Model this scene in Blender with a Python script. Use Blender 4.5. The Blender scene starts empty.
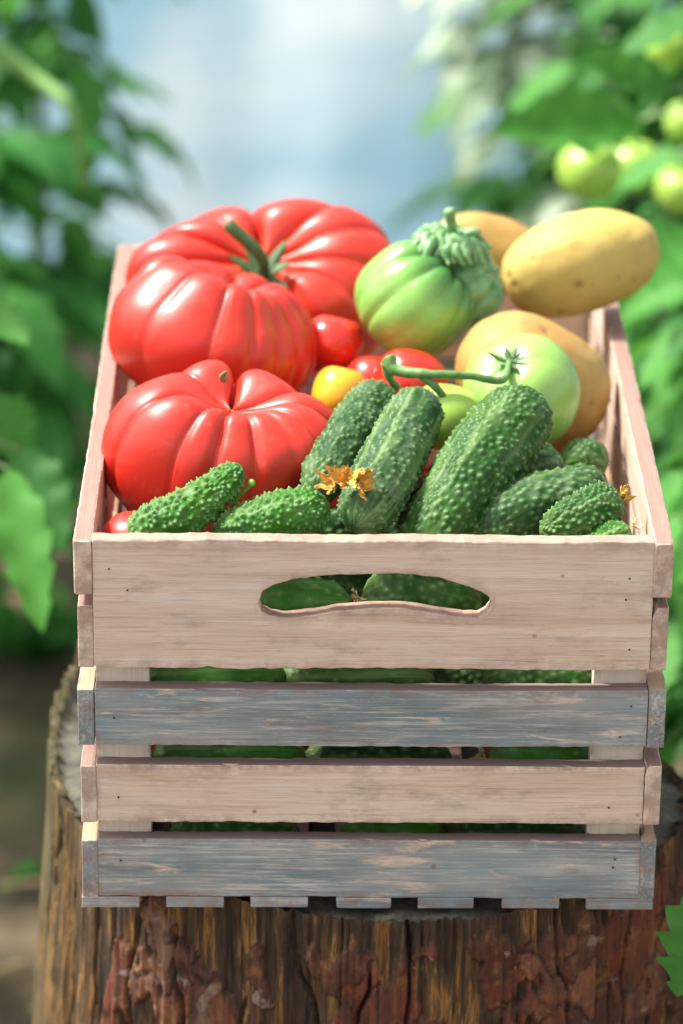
import bpy, math, random
import numpy as np
from mathutils import Vector, Matrix
R = math.radians
scene = bpy.context.scene

# ---------------------------------------------------------------- camera
cam_data = bpy.data.cameras.new('camera')
cam = bpy.data.objects.new('camera', cam_data)
scene.collection.objects.link(cam)
scene.camera = cam
_p, _y, _r = 0.399666, -0.012181, 0.010396
fwd = Vector((-math.sin(_y) * math.cos(_p), math.cos(_y) * math.cos(_p), -math.sin(_p)))
rt0 = Vector((math.cos(_y), math.sin(_y), 0))
up0 = rt0.cross(fwd)
rt = math.cos(_r) * rt0 + math.sin(_r) * up0
up = -math.sin(_r) * rt0 + math.cos(_r) * up0
M3 = Matrix((rt, up, -fwd)).transposed()
cam.matrix_world = Matrix.Translation((-0.03637, -1.64297, 0.91891)) @ M3.to_4x4()
cam_data.sensor_fit = 'VERTICAL'
cam_data.sensor_height = 36.0
cam_data.sensor_width = 24.0
cam_data.lens = 3580.65 * 36.0 / 1024.0
cam_data.clip_start = 0.05
cam_data.clip_end = 200
cam_data.dof.use_dof = True
cam_data.dof.focus_distance = 1.825
cam_data.dof.aperture_fstop = 5.2
cam_data.dof.aperture_blades = 0

# ---------------------------------------------------------------- world, sun, exposure
SUN_EL, SUN_AZ = R(56), R(-72)          # azimuth from +Y towards +X
world = bpy.data.worlds.new('World')
scene.world = world
world.use_nodes = True
wn = world.node_tree
wn.nodes.clear()
sky = wn.nodes.new('ShaderNodeTexSky')
sky.sky_type = 'NISHITA'
sky.sun_disc = False
sky.sun_elevation = SUN_EL
sky.sun_rotation = SUN_AZ
sky.air_density = 1.0
sky.dust_density = 3.0
bg = wn.nodes.new('ShaderNodeBackground')
bg.inputs['Strength'].default_value = 0.125
wo = wn.nodes.new('ShaderNodeOutputWorld')
hs = wn.nodes.new('ShaderNodeHueSaturation')      # light that has come through the milky roof film
hs.inputs['Saturation'].default_value = 0.22
wn.links.new(sky.outputs[0], hs.inputs['Color'])
wn.links.new(hs.outputs[0], bg.inputs[0])
wn.links.new(bg.outputs[0], wo.inputs[0])
sun_d = bpy.data.lights.new('sun', 'SUN')
sun_d.energy = 3.3
sun_d.angle = R(8)
sun_d.color = (1.0, 0.94, 0.86)
sun = bpy.data.objects.new('sun', sun_d)
scene.collection.objects.link(sun)
sdir = Vector((math.sin(SUN_AZ) * math.cos(SUN_EL), math.cos(SUN_AZ) * math.cos(SUN_EL), math.sin(SUN_EL)))
sun.rotation_euler = sdir.to_track_quat('Z', 'Y').to_euler()
sun.location = sdir * 5
vs = scene.view_settings
vs.view_transform = 'Standard'
vs.look = 'None'
vs.exposure = 1.42
vs.gamma = 1.0
vs.use_curve_mapping = False
scene.cycles.use_denoising = True
scene.cycles.max_bounces = 8

# ---------------------------------------------------------------- numpy noise
def _h(i, j, k, s):
    n = (i * 374761393 + j * 668265263 + k * 1274126177 + s * 974711) & 0xffffffff
    n = ((n ^ (n >> 13)) * 1274126177) & 0xffffffff
    n = n ^ (n >> 16)
    return (n & 0xffffff) / float(0xffffff)

def vnoise(P, seed=0):
    P = np.asarray(P, float)
    F = np.floor(P).astype(np.int64)
    u = P - F
    u = u * u * (3 - 2 * u)
    r = 0
    for a in (0, 1):
        for b in (0, 1):
            for c in (0, 1):
                w = (u[..., 0] if a else 1 - u[..., 0]) * (u[..., 1] if b else 1 - u[..., 1]) * (u[..., 2] if c else 1 - u[..., 2])
                r = r + w * _h(F[..., 0] + a, F[..., 1] + b, F[..., 2] + c, seed)
    return r * 2 - 1

def fbm(P, seed=0, o=3):
    r, a = 0, 1.0
    P = np.asarray(P, float)
    for k in range(o):
        r = r + a * vnoise(P * (2 ** k), seed + k)
        a *= 0.5
    return r

# ---------------------------------------------------------------- mesh helpers
def link(o, parent=None):
    scene.collection.objects.link(o)
    if parent:
        o.parent = parent
    return o

def make_mesh(name, V, F, mats, smooth=True, attrs=None, fmat=None):
    """V (n,3); F list of index tuples or (m,4) array"""
    me = bpy.data.meshes.new(name)
    V = np.asarray(V, float)
    if isinstance(F, np.ndarray):
        m, k = F.shape
        me.vertices.add(len(V))
        me.vertices.foreach_set('co', V.ravel())
        me.loops.add(m * k)
        me.loops.foreach_set('vertex_index', F.ravel().astype(np.int32))
        me.polygons.add(m)
        me.polygons.foreach_set('loop_start', np.arange(0, m * k, k, dtype=np.int32))
        me.update(calc_edges=True)
    else:
        me.from_pydata([tuple(v) for v in V], [], [tuple(int(i) for i in f) for f in F])
        me.update()
    me.validate()
    if smooth:
        me.polygons.foreach_set('use_smooth', np.ones(len(me.polygons), bool))
    for m_ in (mats if isinstance(mats, (list, tuple)) else [mats]):
        me.materials.append(m_)
    if fmat is not None:
        me.polygons.foreach_set('material_index', np.asarray(fmat, dtype=np.int32))
    if attrs:
        for k_, a in attrs.items():
            at_ = me.attributes.new(k_, 'FLOAT', 'POINT')
            at_.data.foreach_set('value', np.asarray(a, dtype=np.float32))
    return me

def mobj(name, V, F, mats, parent=None, smooth=True, attrs=None, fmat=None):
    return link(bpy.data.objects.new(name, make_mesh(name, V, F, mats, smooth, attrs, fmat)), parent)

def tag(o, label, cat, group=None):
    o['label'] = label
    o['category'] = cat
    if group:
        o['group'] = group
    return o

def thing(name, label, cat, loc=(0, 0, 0), group=None):
    o = link(bpy.data.objects.new(name, None))
    o.location = loc
    o.empty_display_size = 0.02
    return tag(o, label, cat, group)

def child(root, name, V, F, mats, **k):
    """world-space verts under an empty placed at root.location"""
    V = np.asarray(V, float) - np.array(root.location)
    return mobj(name, V, F, mats, parent=root, **k)

def grid_faces(nu, nv, wrap_u=True, off=0):
    """ring-major grid: index = v*nu+u"""
    u = np.arange(nu if wrap_u else nu - 1)
    v = np.arange(nv - 1)
    U, Vv = np.meshgrid(u, v)
    a = Vv * nu + U
    b = Vv * nu + (U + 1) % nu
    c = (Vv + 1) * nu + (U + 1) % nu
    d = (Vv + 1) * nu + U
    return np.stack([a, b, c, d], -1).reshape(-1, 4) + off

def catmull(P, n):
    P = [np.array(p, float) for p in P]
    if len(P) == 2:
        t = np.linspace(0, 1, n)[:, None]
        return P[0] * (1 - t) + P[1] * t
    Q = [2 * P[0] - P[1]] + P + [2 * P[-1] - P[-2]]
    out = []
    m = len(P) - 1
    for s in np.linspace(0, m, n):
        i = min(int(s), m - 1)
        t = s - i
        p0, p1, p2, p3 = Q[i:i + 4]
        out.append(0.5 * (2 * p1 + (p2 - p0) * t + (2 * p0 - 5 * p1 + 4 * p2 - p3) * t * t + (3 * p1 - p0 - 3 * p2 + p3) * t ** 3))
    return np.array(out)

def frames(C):
    T = np.gradient(C, axis=0)
    T /= np.linalg.norm(T, axis=1)[:, None] + 1e-12
    ref = np.array([0, 0, 1.0]) if abs(T[0, 2]) < 0.9 else np.array([1.0, 0, 0])
    A = np.cross(T[0], ref); A /= np.linalg.norm(A)
    As, Bs = [], []
    for t in T:
        A = A - t * (A @ t); A /= np.linalg.norm(A) + 1e-12
        As.append(A); Bs.append(np.cross(t, A))
    return T, np.array(As), np.array(Bs)

def tube(P, rad, nu=10, nv=24, rough=0.0, seed=0, ribs=0, rib=0.0):
    """closed tube with round caps, rad a number, list or function of t"""
    C = catmull(P, nv)
    T, A, B = frames(C)
    t = np.linspace(0, 1, nv)
    if callable(rad):
        r = np.array([rad(x) for x in t])
    elif isinstance(rad, (list, tuple)):
        r = np.interp(t, np.linspace(0, 1, len(rad)), rad)
    else:
        r = np.full(nv, rad)
    th = np.linspace(0, 2 * np.pi, nu, endpoint=False)
    rr = r[:, None] * (1 + rib * np.cos(ribs * th)[None, :])
    V = C[:, None] + rr[..., None] * (np.cos(th)[None, :, None] * A[:, None] + np.sin(th)[None, :, None] * B[:, None])
    if rough:
        V = V + rough * fbm(V / (r.max() * 1.3), seed)[..., None] * (V - C[:, None]) / (r[:, None, None] + 1e-9)
    V = V.reshape(-1, 3)
    F = grid_faces(nu, nv)
    c0, c1 = len(V), len(V) + 1
    V = np.vstack([V, C[0] - T[0] * r[0] * 0.4, C[-1] + T[-1] * r[-1] * 0.4])
    F = [tuple(f) for f in F]
    for u in range(nu):
        F.append((c0, (u + 1) % nu, u))
        F.append((c1, (nv - 1) * nu + u, (nv - 1) * nu + (u + 1) % nu))
    return V, F

class Acc:
    def __init__(s):
        s.V, s.F, s.A, s.n = [], [], [], 0
    def add(s, V, F, a=0.0):
        s.V.append(np.asarray(V, float))
        s.F += [tuple(i + s.n for i in f) for f in F]
        s.A.append(np.full(len(V), a) if np.isscalar(a) else np.asarray(a))
        s.n += len(V)
    def build(s, name, mats, parent=None, smooth=True, root=None, attr='tint'):
        V = np.vstack(s.V)
        if root is not None:
            return child(root, name, V, s.F, mats, smooth=smooth, attrs={attr: np.concatenate(s.A)})
        return mobj(name, V, s.F, mats, parent=parent, smooth=smooth, attrs={attr: np.concatenate(s.A)})

# ---------------------------------------------------------------- materials
class NT:
    def __init__(s, name):
        s.m = bpy.data.materials.new(name)
        s.m.use_nodes = True
        s.t = s.m.node_tree
        s.t.nodes.clear()
        s.out = s.t.nodes.new('ShaderNodeOutputMaterial')
    def n(s, typ, **k):
        nd = s.t.nodes.new(typ)
        for a, v in k.items():
            setattr(nd, a, v)
        return nd
    def l(s, a, b):
        s.t.links.new(a, b)
    def put(s, sock, v):
        if isinstance(v, bpy.types.NodeSocket):
            s.l(v, sock)
        elif isinstance(v, (tuple, list)) and len(v) == 3 and sock.type == 'RGBA':
            sock.default_value = (*v, 1)
        else:
            sock.default_value = v
    def coord(s, scale=(1, 1, 1), kind='Object', loc=(0, 0, 0)):
        tc = s.n('ShaderNodeTexCoord')
        mp = s.n('ShaderNodeMapping')
        mp.inputs['Scale'].default_value = scale
        mp.inputs['Location'].default_value = loc
        s.l(tc.outputs[kind], mp.inputs[0])
        return mp.outputs[0]
    def noise(s, vec, scale=1.0, detail=4, rough=0.6, dist=0.0, color=False):
        nd = s.n('ShaderNodeTexNoise')
        s.l(vec, nd.inputs['Vector'])
        nd.inputs['Scale'].default_value = scale
        nd.inputs['Detail'].default_value = detail
        nd.inputs['Roughness'].default_value = rough
        nd.inputs['Distortion'].default_value = dist
        return nd.outputs['Color' if color else 'Fac']
    def vor(s, vec, scale=1.0, feature='F1', out='Distance', rnd=1.0):
        nd = s.n('ShaderNodeTexVoronoi', feature=feature)
        s.l(vec, nd.inputs['Vector'])
        nd.inputs['Scale'].default_value = scale
        nd.inputs['Randomness'].default_value = rnd
        return nd.outputs[out]
    def ramp(s, fac, stops, interp='LINEAR'):
        nd = s.n('ShaderNodeValToRGB')
        s.l(fac, nd.inputs[0])
        cr = nd.color_ramp
        cr.interpolation = interp
        while len(cr.elements) < len(stops):
            cr.elements.new(0.5)
        for e, (p, c) in zip(cr.elements, stops):
            e.position = p
            e.color = (*c, 1) if len(c) == 3 else c
        return nd.outputs[0]
    def mask(s, fac, a, b):
        nd = s.n('ShaderNodeMapRange')
        s.l(fac, nd.inputs[0])
        nd.inputs[1].default_value = a
        nd.inputs[2].default_value = b
        return nd.outputs[0]
    def mix(s, fac, a, b, mode='MIX'):
        nd = s.n('ShaderNodeMix', data_type='RGBA', blend_type=mode)
        s.put(nd.inputs[0], fac)
        s.put(nd.inputs[6], a)
        s.put(nd.inputs[7], b)
        return nd.outputs[2]
    def math(s, op, a, b=0.0):
        nd = s.n('ShaderNodeMath', operation=op)
        s.put(nd.inputs[0], a)
        s.put(nd.inputs[1], b)
        nd.use_clamp = False
        return nd.outputs[0]
    def attr(s, name):
        return s.n('ShaderNodeAttribute', attribute_name=name).outputs['Fac']
    def bump(s, h, strength=0.3, dist=0.001):
        nd = s.n('ShaderNodeBump')
        s.l(h, nd.inputs['Height'])
        nd.inputs['Strength'].default_value = strength
        nd.inputs['Distance'].default_value = dist
        return nd.outputs[0]
    def pr(s, color, rough=0.5, bump=None, final=True, **k):
        p = s.n('ShaderNodeBsdfPrincipled')
        s.put(p.inputs['Base Color'], color)
        s.put(p.inputs['Roughness'], rough)
        if bump is not None:
            s.l(bump, p.inputs['Normal'])
        for a, v in k.items():
            s.put(p.inputs[a.replace('_', ' ')], v)
        if final:
            s.l(p.outputs[0], s.out.inputs[0])
        return p.outputs[0]
    def normal_z(s):
        g = s.n('ShaderNodeNewGeometry')
        x = s.n('ShaderNodeSeparateXYZ')
        s.l(g.outputs['Normal'], x.inputs[0])
        return x.outputs

def m_wood(name, base, light, dark, paint=None, top=None, axis='x', wash=0.5, seed=0, dirt=(0.2, 0.14, 0.11)):
    t = NT(name)
    st = {'x': (6, 90, 90), 'y': (90, 6, 90), 'z': (90, 90, 6)}[axis]
    fine = {'x': (25, 700, 700), 'y': (700, 25, 700), 'z': (700, 700, 25)}[axis]
    L = (seed * 3.1, seed * 1.7, seed * 2.3)
    oi = t.n('ShaderNodeObjectInfo')
    v = t.coord(st, loc=L)
    vf = t.coord(fine, loc=L)
    blot = t.coord((14, 14, 22), loc=L)
    g = t.noise(v, 1.0, 6, 0.62, 0.6)
    gf = t.noise(vf, 1.0, 4, 0.7)
    col = t.mix(t.mask(g, 0.3, 0.7), base, light)
    col = t.mix(t.math('MULTIPLY', t.mask(gf, 0.50, 0.64), 0.34), col, dark)
    # whitewash streaks
    ws = t.noise(t.coord({'x': (16, 16, 300), 'y': (300, 16, 300), 'z': (300, 300, 16)}[axis], loc=L), 1.0, 5, 0.75, 0.3)
    big = t.noise(blot, 1.0, 3, 0.6)
    wm = t.math('MULTIPLY', t.mask(ws, 0.52, 0.66), t.mask(big, 0.42, 0.62))
    if paint is not None:
        pm = t.noise(t.coord({'x': (22, 22, 160), 'y': (160, 22, 160), 'z': (160, 160, 22)}[axis], loc=(L[0] + 5, L[1], L[2])), 1.0, 6, 0.72, 0.8)
        pcol = t.mix(t.mask(t.noise(v, 0.7, 4, 0.6), 0.3, 0.7), paint, tuple(min(1, c * 2.1 + 0.02) for c in paint))
        pm2 = t.mask(t.math('ADD', pm, t.math('MULTIPLY', t.math('SUBTRACT', t.noise(t.coord((9, 9, 34), loc=(L[0] + 1, 2, 6)), 1.0, 3, 0.6), 0.5), 0.42)), 0.68, 0.56)
        col = t.mix(t.math('MULTIPLY', pm2, 0.88), col, pcol)
    fl_ = t.math('MULTIPLY', t.mask(t.noise(t.coord(fine, loc=(L[0] + 2, 1, 7)), 1.0, 5, 0.75), 0.5, 0.62), t.mask(big, 0.3, 0.65))
    col = t.mix(t.math('MULTIPLY', fl_, 0.7), col, (0.66, 0.59, 0.54))
    col = t.mix(t.math('MULTIPLY', wm, wash), col, (0.68, 0.62, 0.58))
    split = t.noise(t.coord({'x': (9, 260, 260), 'y': (260, 9, 260), 'z': (260, 260, 9)}[axis], loc=(L[0], 4, 4)), 1.0, 2, 0.5, 0.6)
    col = t.mix(t.math('MULTIPLY', t.mask(split, 0.72, 0.76), 0.7), col, dirt)
    lw = t.noise(t.coord((7, 7, 30), loc=(L[0] + 3, 1, 2)), 1.0, 4, 0.6)
    col = t.mix(t.math('MULTIPLY', t.mask(lw, 0.45, 0.7), 0.30), col, (0.70, 0.58, 0.50))
    # knots and pin holes
    kn = t.vor(t.coord((38, 38, 38), loc=L), 1.0)
    col = t.mix(t.math('MULTIPLY', t.mask(kn, 0.07, 0.03), 0.75), col, dirt)
    # dirty smudges
    sm = t.noise(t.coord((24, 24, 50), loc=(L[0] + 9, 3, 1)), 1.0, 5, 0.7)
    col = t.mix(t.math('MULTIPLY', t.mask(sm, 0.56, 0.72), 0.45), col, dirt)
    if top is not None:
        nz = t.normal_z()[2]
        tc = t.mix(t.mask(gf, 0.35, 0.75), top, tuple(c * 0.7 for c in top))
        col = t.mix(t.mask(nz, 0.75, 0.9), col, tc)
    e = t.attr('edge')
    ew = t.math('MULTIPLY', e, t.mask(t.noise(t.coord((80, 80, 80), loc=L), 1.0, 4, 0.7), 0.42, 0.6))
    col = t.mix(t.math('MULTIPLY', ew, 0.55), col, (0.26, 0.15, 0.12))
    h = t.math('ADD', t.math('MULTIPLY', gf, 0.8), t.math('MULTIPLY', g, 0.5))
    t.pr(col, 0.72, t.bump(h, 0.7, 0.0010), Specular_IOR_Level=0.3)
    return t.m

PINK = ((0.54, 0.385, 0.285), (0.75, 0.59, 0.475), (0.27, 0.165, 0.12))
WOOD = dict(
    pink=m_wood('limed_pink_wood', *PINK, top=(0.44, 0.30, 0.23), axis='x', wash=0.6, seed=1),
    blue=m_wood('blue_grey_stained_wood', *PINK, paint=(0.072, 0.122, 0.145), top=(0.27, 0.20, 0.18), axis='x', wash=0.5, seed=2),
    pinkslat=m_wood('limed_slat_wood', *PINK, top=(0.27, 0.185, 0.165), axis='x', wash=0.55, seed=3),
    side=m_wood('side_limed_wood', *PINK, top=(0.30, 0.19, 0.155), axis='y', wash=0.5, seed=4),
    sideblue=m_wood('side_blue_wood', *PINK, paint=(0.072, 0.122, 0.145), top=(0.50, 0.33, 0.21), axis='y', wash=0.5, seed=5),
    post=m_wood('pale_post_wood', (0.60, 0.52, 0.40), (0.70, 0.62, 0.50), (0.45, 0.36, 0.26), axis='z', wash=0.3, seed=6),
)

def m_tomato(name, cols, speck=0.0, rough=0.22, sss=0.12):
    """cols: list of ramp stops over a soft noise, attribute 'pole' blends to the shoulder colour"""
    t = NT(name)
    v = t.coord((14, 14, 14))
    n1 = t.noise(v, 1.0, 4, 0.55)
    col = t.ramp(n1, [(0.3, cols[0]), (0.7, cols[1])])
    big = t.noise(t.coord((5, 5, 5), loc=(1, 2, 3)), 1.0, 5, 0.6)
    col = t.mix(t.math('MULTIPLY', t.mask(big, 0.45, 0.7), 0.4), col, tuple(c * 0.72 for c in cols[0]))
    col = t.mix(t.attr('pole'), col, cols[2])
    dust = t.noise(t.coord((110, 110, 110), loc=(7, 2, 3)), 1.0, 6, 0.75)
    col = t.mix(t.math('MULTIPLY', t.mask(dust, 0.58, 0.75), 0.22), col, (0.42, 0.30, 0.20))
    if speck:
        sp = t.mask(t.vor(t.coord((420, 420, 420)), 1.0), 0.25, 0.1)
        col = t.mix(t.math('MULTIPLY', sp, speck), col, tuple(min(1, c * 1.7 + 0.05) for c in cols[1]))
    bm = t.noise(t.coord((120, 120, 120)), 1.0, 5, 0.65)
    rgh = t.mix(t.mask(dust, 0.4, 0.7), (rough - .06,) * 3, (rough + .14,) * 3)
    t.pr(col, rgh, t.bump(bm, 0.12, 0.0008), Subsurface_Weight=sss, Subsurface_Radius=(0.008, 0.003, 0.002) if cols[0][0] > 0.5 else (0.003, 0.006, 0.002),
         Subsurface_Scale=1.0, Coat_Weight=0.12, Coat_Roughness=0.25)
    return t.m

TOM = dict(
    red=m_tomato('tomato_red', [(0.50, 0.016, 0.008), (0.61, 0.034, 0.013), (0.50, 0.060, 0.012)], 0.10, 0.40),
    deep=m_tomato('tomato_deep_red', [(0.50, 0.018, 0.010), (0.66, 0.03, 0.014), (0.5, 0.03, 0.01)], 0, 0.2),
    yellow=m_tomato('tomato_yellow', [(0.80, 0.36, 0.02), (0.85, 0.46, 0.03), (0.8, 0.4, 0.02)], 0, 0.2),
    green=m_tomato('tomato_green', [(0.20, 0.40, 0.07), (0.30, 0.50, 0.11), (0.12, 0.28, 0.06)], 0.15, 0.25, 0.08),
    ribgreen=m_tomato('tomato_ribbed_green', [(0.12, 0.34, 0.05), (0.27, 0.49, 0.11), (0.035, 0.16, 0.035)], 0.15, 0.27, 0.06),
    paleg=m_tomato('tomato_pale_green', [(0.30, 0.50, 0.06), (0.38, 0.58, 0.10), (0.2, 0.4, 0.05)], 0, 0.3, 0.08),
)

def m_cuke(name, base, light, bloom, patch=0.5):
    t = NT(name)
    v = t.coord((40, 40, 40))
    n1 = t.noise(v, 1.0, 5, 0.6)
    n2 = t.noise(t.coord((260, 260, 260)), 1.0, 3, 0.6)
    col = t.ramp(n1, [(0.28, base), (0.72, light)])
    # waxy bloom in cloudy patches
    col = t.mix(t.math('MULTIPLY', t.mask(t.noise(t.coord((60, 60, 60), loc=(3, 3, 3)), 1.0, 4, 0.7), 0.45, 0.68), patch), col, bloom)
    col = t.mix(t.math('MULTIPLY', t.mask(n2, 0.45, 0.7), 0.4), col, light)
    # pale streaks from the blossom end
    col = t.mix(t.math('MULTIPLY', t.attr('streak'), 0.75), col, (0.26, 0.40, 0.14))
    yb = t.noise(t.coord((28, 28, 28), loc=(5, 1, 8)), 1.0, 3, 0.6)
    col = t.mix(t.math('MULTIPLY', t.mask(yb, 0.52, 0.7), 0.45), col, (0.12, 0.20, 0.03))
    col = t.mix(t.math('MULTIPLY', t.attr('wart'), 0.62), col, (0.14, 0.25, 0.09))  # pale warts; the tint also stands for highlights on the bumps
    col = t.mix(t.math('MULTIPLY', t.attr('spine'), 0.55), col, (0.45, 0.52, 0.33))
    t.pr(col, 0.46, t.bump(n2, 0.35, 0.0006), Specular_IOR_Level=0.18)
    return t.m

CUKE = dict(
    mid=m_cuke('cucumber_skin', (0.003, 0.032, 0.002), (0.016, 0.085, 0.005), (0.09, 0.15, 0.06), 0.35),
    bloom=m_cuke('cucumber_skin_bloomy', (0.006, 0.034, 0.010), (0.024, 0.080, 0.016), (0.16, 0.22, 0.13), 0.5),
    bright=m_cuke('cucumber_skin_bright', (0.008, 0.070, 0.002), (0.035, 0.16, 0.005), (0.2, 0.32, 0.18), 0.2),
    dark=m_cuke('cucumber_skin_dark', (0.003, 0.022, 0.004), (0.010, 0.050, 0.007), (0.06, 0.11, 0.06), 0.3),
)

def m_plain(name, c1, c2, scale=60, rough=0.6, bump=0.3, **k):
    t = NT(name)
    n1 = t.noise(t.coord((scale,) * 3), 1.0, 5, 0.65)
    col = t.ramp(n1, [(0.3, c1), (0.7, c2)])
    t.pr(col, rough, t.bump(n1, bump, 0.001), **k)
    return t.m

M_STEM = m_plain('truss_green', (0.06, 0.16, 0.035), (0.16, 0.30, 0.08), 200, 0.5)
M_CALYX = m_plain('calyx_green', (0.04, 0.13, 0.025), (0.12, 0.26, 0.05), 150, 0.5)
M_CALYXD = m_plain('calyx_dark_green', (0.025, 0.060, 0.015), (0.07, 0.14, 0.035), 200, 0.6)
M_KNOB = m_plain('knobbly_green_shoulder', (0.06, 0.20, 0.06), (0.24, 0.42, 0.17), 120, 0.35)
M_DRY = m_plain('dried_blossom', (0.55, 0.22, 0.02), (0.80, 0.50, 0.09), 300, 0.7)
M_DRYPALE = m_plain('dried_blossom_pale', (0.55, 0.42, 0.18), (0.70, 0.58, 0.32), 300, 0.7)
M_STUB = m_plain('dry_stem_stub', (0.10, 0.12, 0.04), (0.25, 0.22, 0.09), 200, 0.7)

def m_potato(name, a, b, spot):
    t = NT(name)
    n1 = t.noise(t.coord((26, 26, 26)), 1.0, 5, 0.6)
    col = t.ramp(n1, [(0.3, a), (0.7, b)])
    sp = t.mask(t.vor(t.coord((85, 85, 85)), 1.0), 0.16, 0.06)
    gate = t.mask(t.noise(t.coord((50, 50, 50), loc=(4, 0, 0)), 1.0, 2, 0.5), 0.45, 0.55)
    col = t.mix(t.math('MULTIPLY', t.math('MULTIPLY', sp, gate), 0.7), col, spot)
    n3 = t.noise(t.coord((180, 180, 180)), 1.0, 4, 0.7)
    col = t.mix(t.math('MULTIPLY', t.mask(n3, 0.55, 0.75), 0.35), col, spot)
    mud = t.noise(t.coord((34, 34, 34), loc=(3, 9, 1)), 1.0, 7, 0.72)
    col = t.mix(t.math('MULTIPLY', t.mask(mud, 0.52, 0.72), 0.45), col, tuple(c * 0.9 for c in spot))
    col = t.mix(t.math('MULTIPLY', t.mask(t.noise(t.coord((15, 15, 15), loc=(8, 1, 1)), 1.0, 3, 0.6), 0.45, 0.7), 0.35), col, (0.42, 0.40, 0.12))
    col = t.mix(t.attr('eye'), col, tuple(c * 0.55 for c in spot))
    t.pr(col, 0.55, t.bump(n3, 0.35, 0.0010), Specular_IOR_Level=0.3, Subsurface_Weight=0.05, Subsurface_Radius=(0.004, 0.003, 0.001))
    return t.m
M_POT = m_potato('potato_skin_yellow', (0.45, 0.32, 0.075), (0.56, 0.42, 0.12), (0.30, 0.18, 0.06))
M_POTB = m_potato('potato_skin_brown', (0.33, 0.185, 0.05), (0.47, 0.29, 0.085), (0.24, 0.13, 0.05))

def m_leaf(name, a, b, rough=0.6, trans=0.26):
    t = NT(name)
    tint = t.attr('tint')
    n1 = t.noise(t.coord((30, 30, 30)), 1.0, 4, 0.6)
    f = t.math('ADD', t.math('MULTIPLY', n1, 0.4), t.math('MULTIPLY', tint, 0.8))
    col = t.ramp(f, [(0.15, a), (0.85, b)])
    p = t.pr(col, rough, t.bump(t.noise(t.coord((200, 200, 200)), 1.0, 3, 0.6), 0.3, 0.001), final=False, Specular_IOR_Level=0.25)
    tr = t.n('ShaderNodeBsdfTranslucent')
    t.l(t.mix(0.5, col, (0.12, 0.28, 0.04), 'ADD'), tr.inputs[0])
    mx = t.n('ShaderNodeMixShader')
    mx.inputs[0].default_value = trans
    t.l(p, mx.inputs[1]); t.l(tr.outputs[0], mx.inputs[2])
    t.l(mx.outputs[0], t.out.inputs[0])
    return t.m
LEAF = dict(
    mid=m_leaf('tomato_leaf', (0.008, 0.080, 0.012), (0.070, 0.25, 0.038)),
    dark=m_leaf('dark_leaf', (0.016, 0.11, 0.022), (0.07, 0.28, 0.05)),
    bright=m_leaf('bright_leaf', (0.014, 0.11, 0.018), (0.13, 0.34, 0.055)),
    pale=m_leaf('dusty_pale_leaf', (0.16, 0.25, 0.15), (0.42, 0.50, 0.38), 0.6, 0.25),
)
M_SHOOT = m_plain('young_shoot', (0.16, 0.34, 0.08), (0.26, 0.46, 0.14), 60, 0.5)
M_VINE = m_plain('vine_stem', (0.10, 0.20, 0.06), (0.24, 0.36, 0.14), 60, 0.5)

# ================================================================ SETTING
# ---- ground: one sheet to the horizon, finer near the stump
GZ = -0.52
def axis_pts(lim_fine, step, far):
    a = list(np.arange(-lim_fine, lim_fine + 1e-6, step))
    s, x = step, lim_fine
    ext = []
    while x < far:
        s *= 1.5; x += s; ext.append(x)
    return np.array([-e for e in reversed(ext)] + a + ext)
gx, gy = axis_pts(1.6, 0.02, 60), axis_pts(1.6, 0.02, 60) + 0.9
GX, GY = np.meshgrid(gx, gy)
nz_ = fbm(np.stack([GX * 6, GY * 6, GX * 0], -1), 3, 4) * 0.012 + np.maximum(0, fbm(np.stack([GX * 30, GY * 30, GX * 0], -1), 9, 2)) * 0.010
nz_ *= np.clip(3 - np.hypot(GX, GY - .9) / 2, 0, 1)
GV = np.stack([GX, GY, GZ + nz_], -1).reshape(-1, 3)
t = NT('garden_soil')
v = t.coord((1, 1, 1))
n1 = t.noise(v, 5, 6, 0.65)
n2 = t.noise(v, 40, 6, 0.7)
col = t.ramp(n1, [(0.3, (0.045, 0.035, 0.022)), (0.5, (0.11, 0.08, 0.045)), (0.7, (0.22, 0.16, 0.09))])
col = t.mix(t.math('MULTIPLY', t.mask(n2, 0.5, 0.7), 0.6), col, (0.17, 0.13, 0.075))
col = t.mix(t.math('MULTIPLY', t.mask(t.noise(v, 3.3, 4, 0.6), 0.52, 0.66), 0.6), col, (0.04, 0.075, 0.02))
t.pr(col, 0.95, t.bump(n2, 0.8, 0.01))
ground = mobj('ground', GV, grid_faces(len(gx), len(gy), wrap_u=False), t.m)
ground['kind'] = 'structure'

# ---- straw scattered on the soil
rng = random.Random(5)
acc = Acc()
for i in range(900):
    x, y = rng.uniform(-1.2, 0.9), rng.uniform(-0.2, 1.9)
    if math.hypot(x - .02, y - .165) < 0.24: continue
    if rng.random() > (0.9 if x < -0.1 and y < 0.9 else 0.35): continue
    a, l, w = rng.uniform(0, 6.3), rng.uniform(0.02, 0.09), rng.uniform(0.001, 0.0035)
    z = GZ + 0.012 + rng.uniform(0, .012)
    d = np.array([math.cos(a), math.sin(a), rng.uniform(-.15, .15)]) * l / 2
    V, F = tube([(x - d[0], y - d[1], z - d[2]), (x, y, z + .004), (x + d[0], y + d[1], z + d[2])], w, 5, 5)
    acc.add(V, F, rng.random())
t = NT('straw')
t.pr(t.ramp(t.attr('tint'), [(0, (0.20, 0.13, 0.06)), (1, (0.55, 0.42, 0.20))]), 0.7)
straw = acc.build('straw', t.m)
straw['kind'] = 'stuff'

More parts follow.
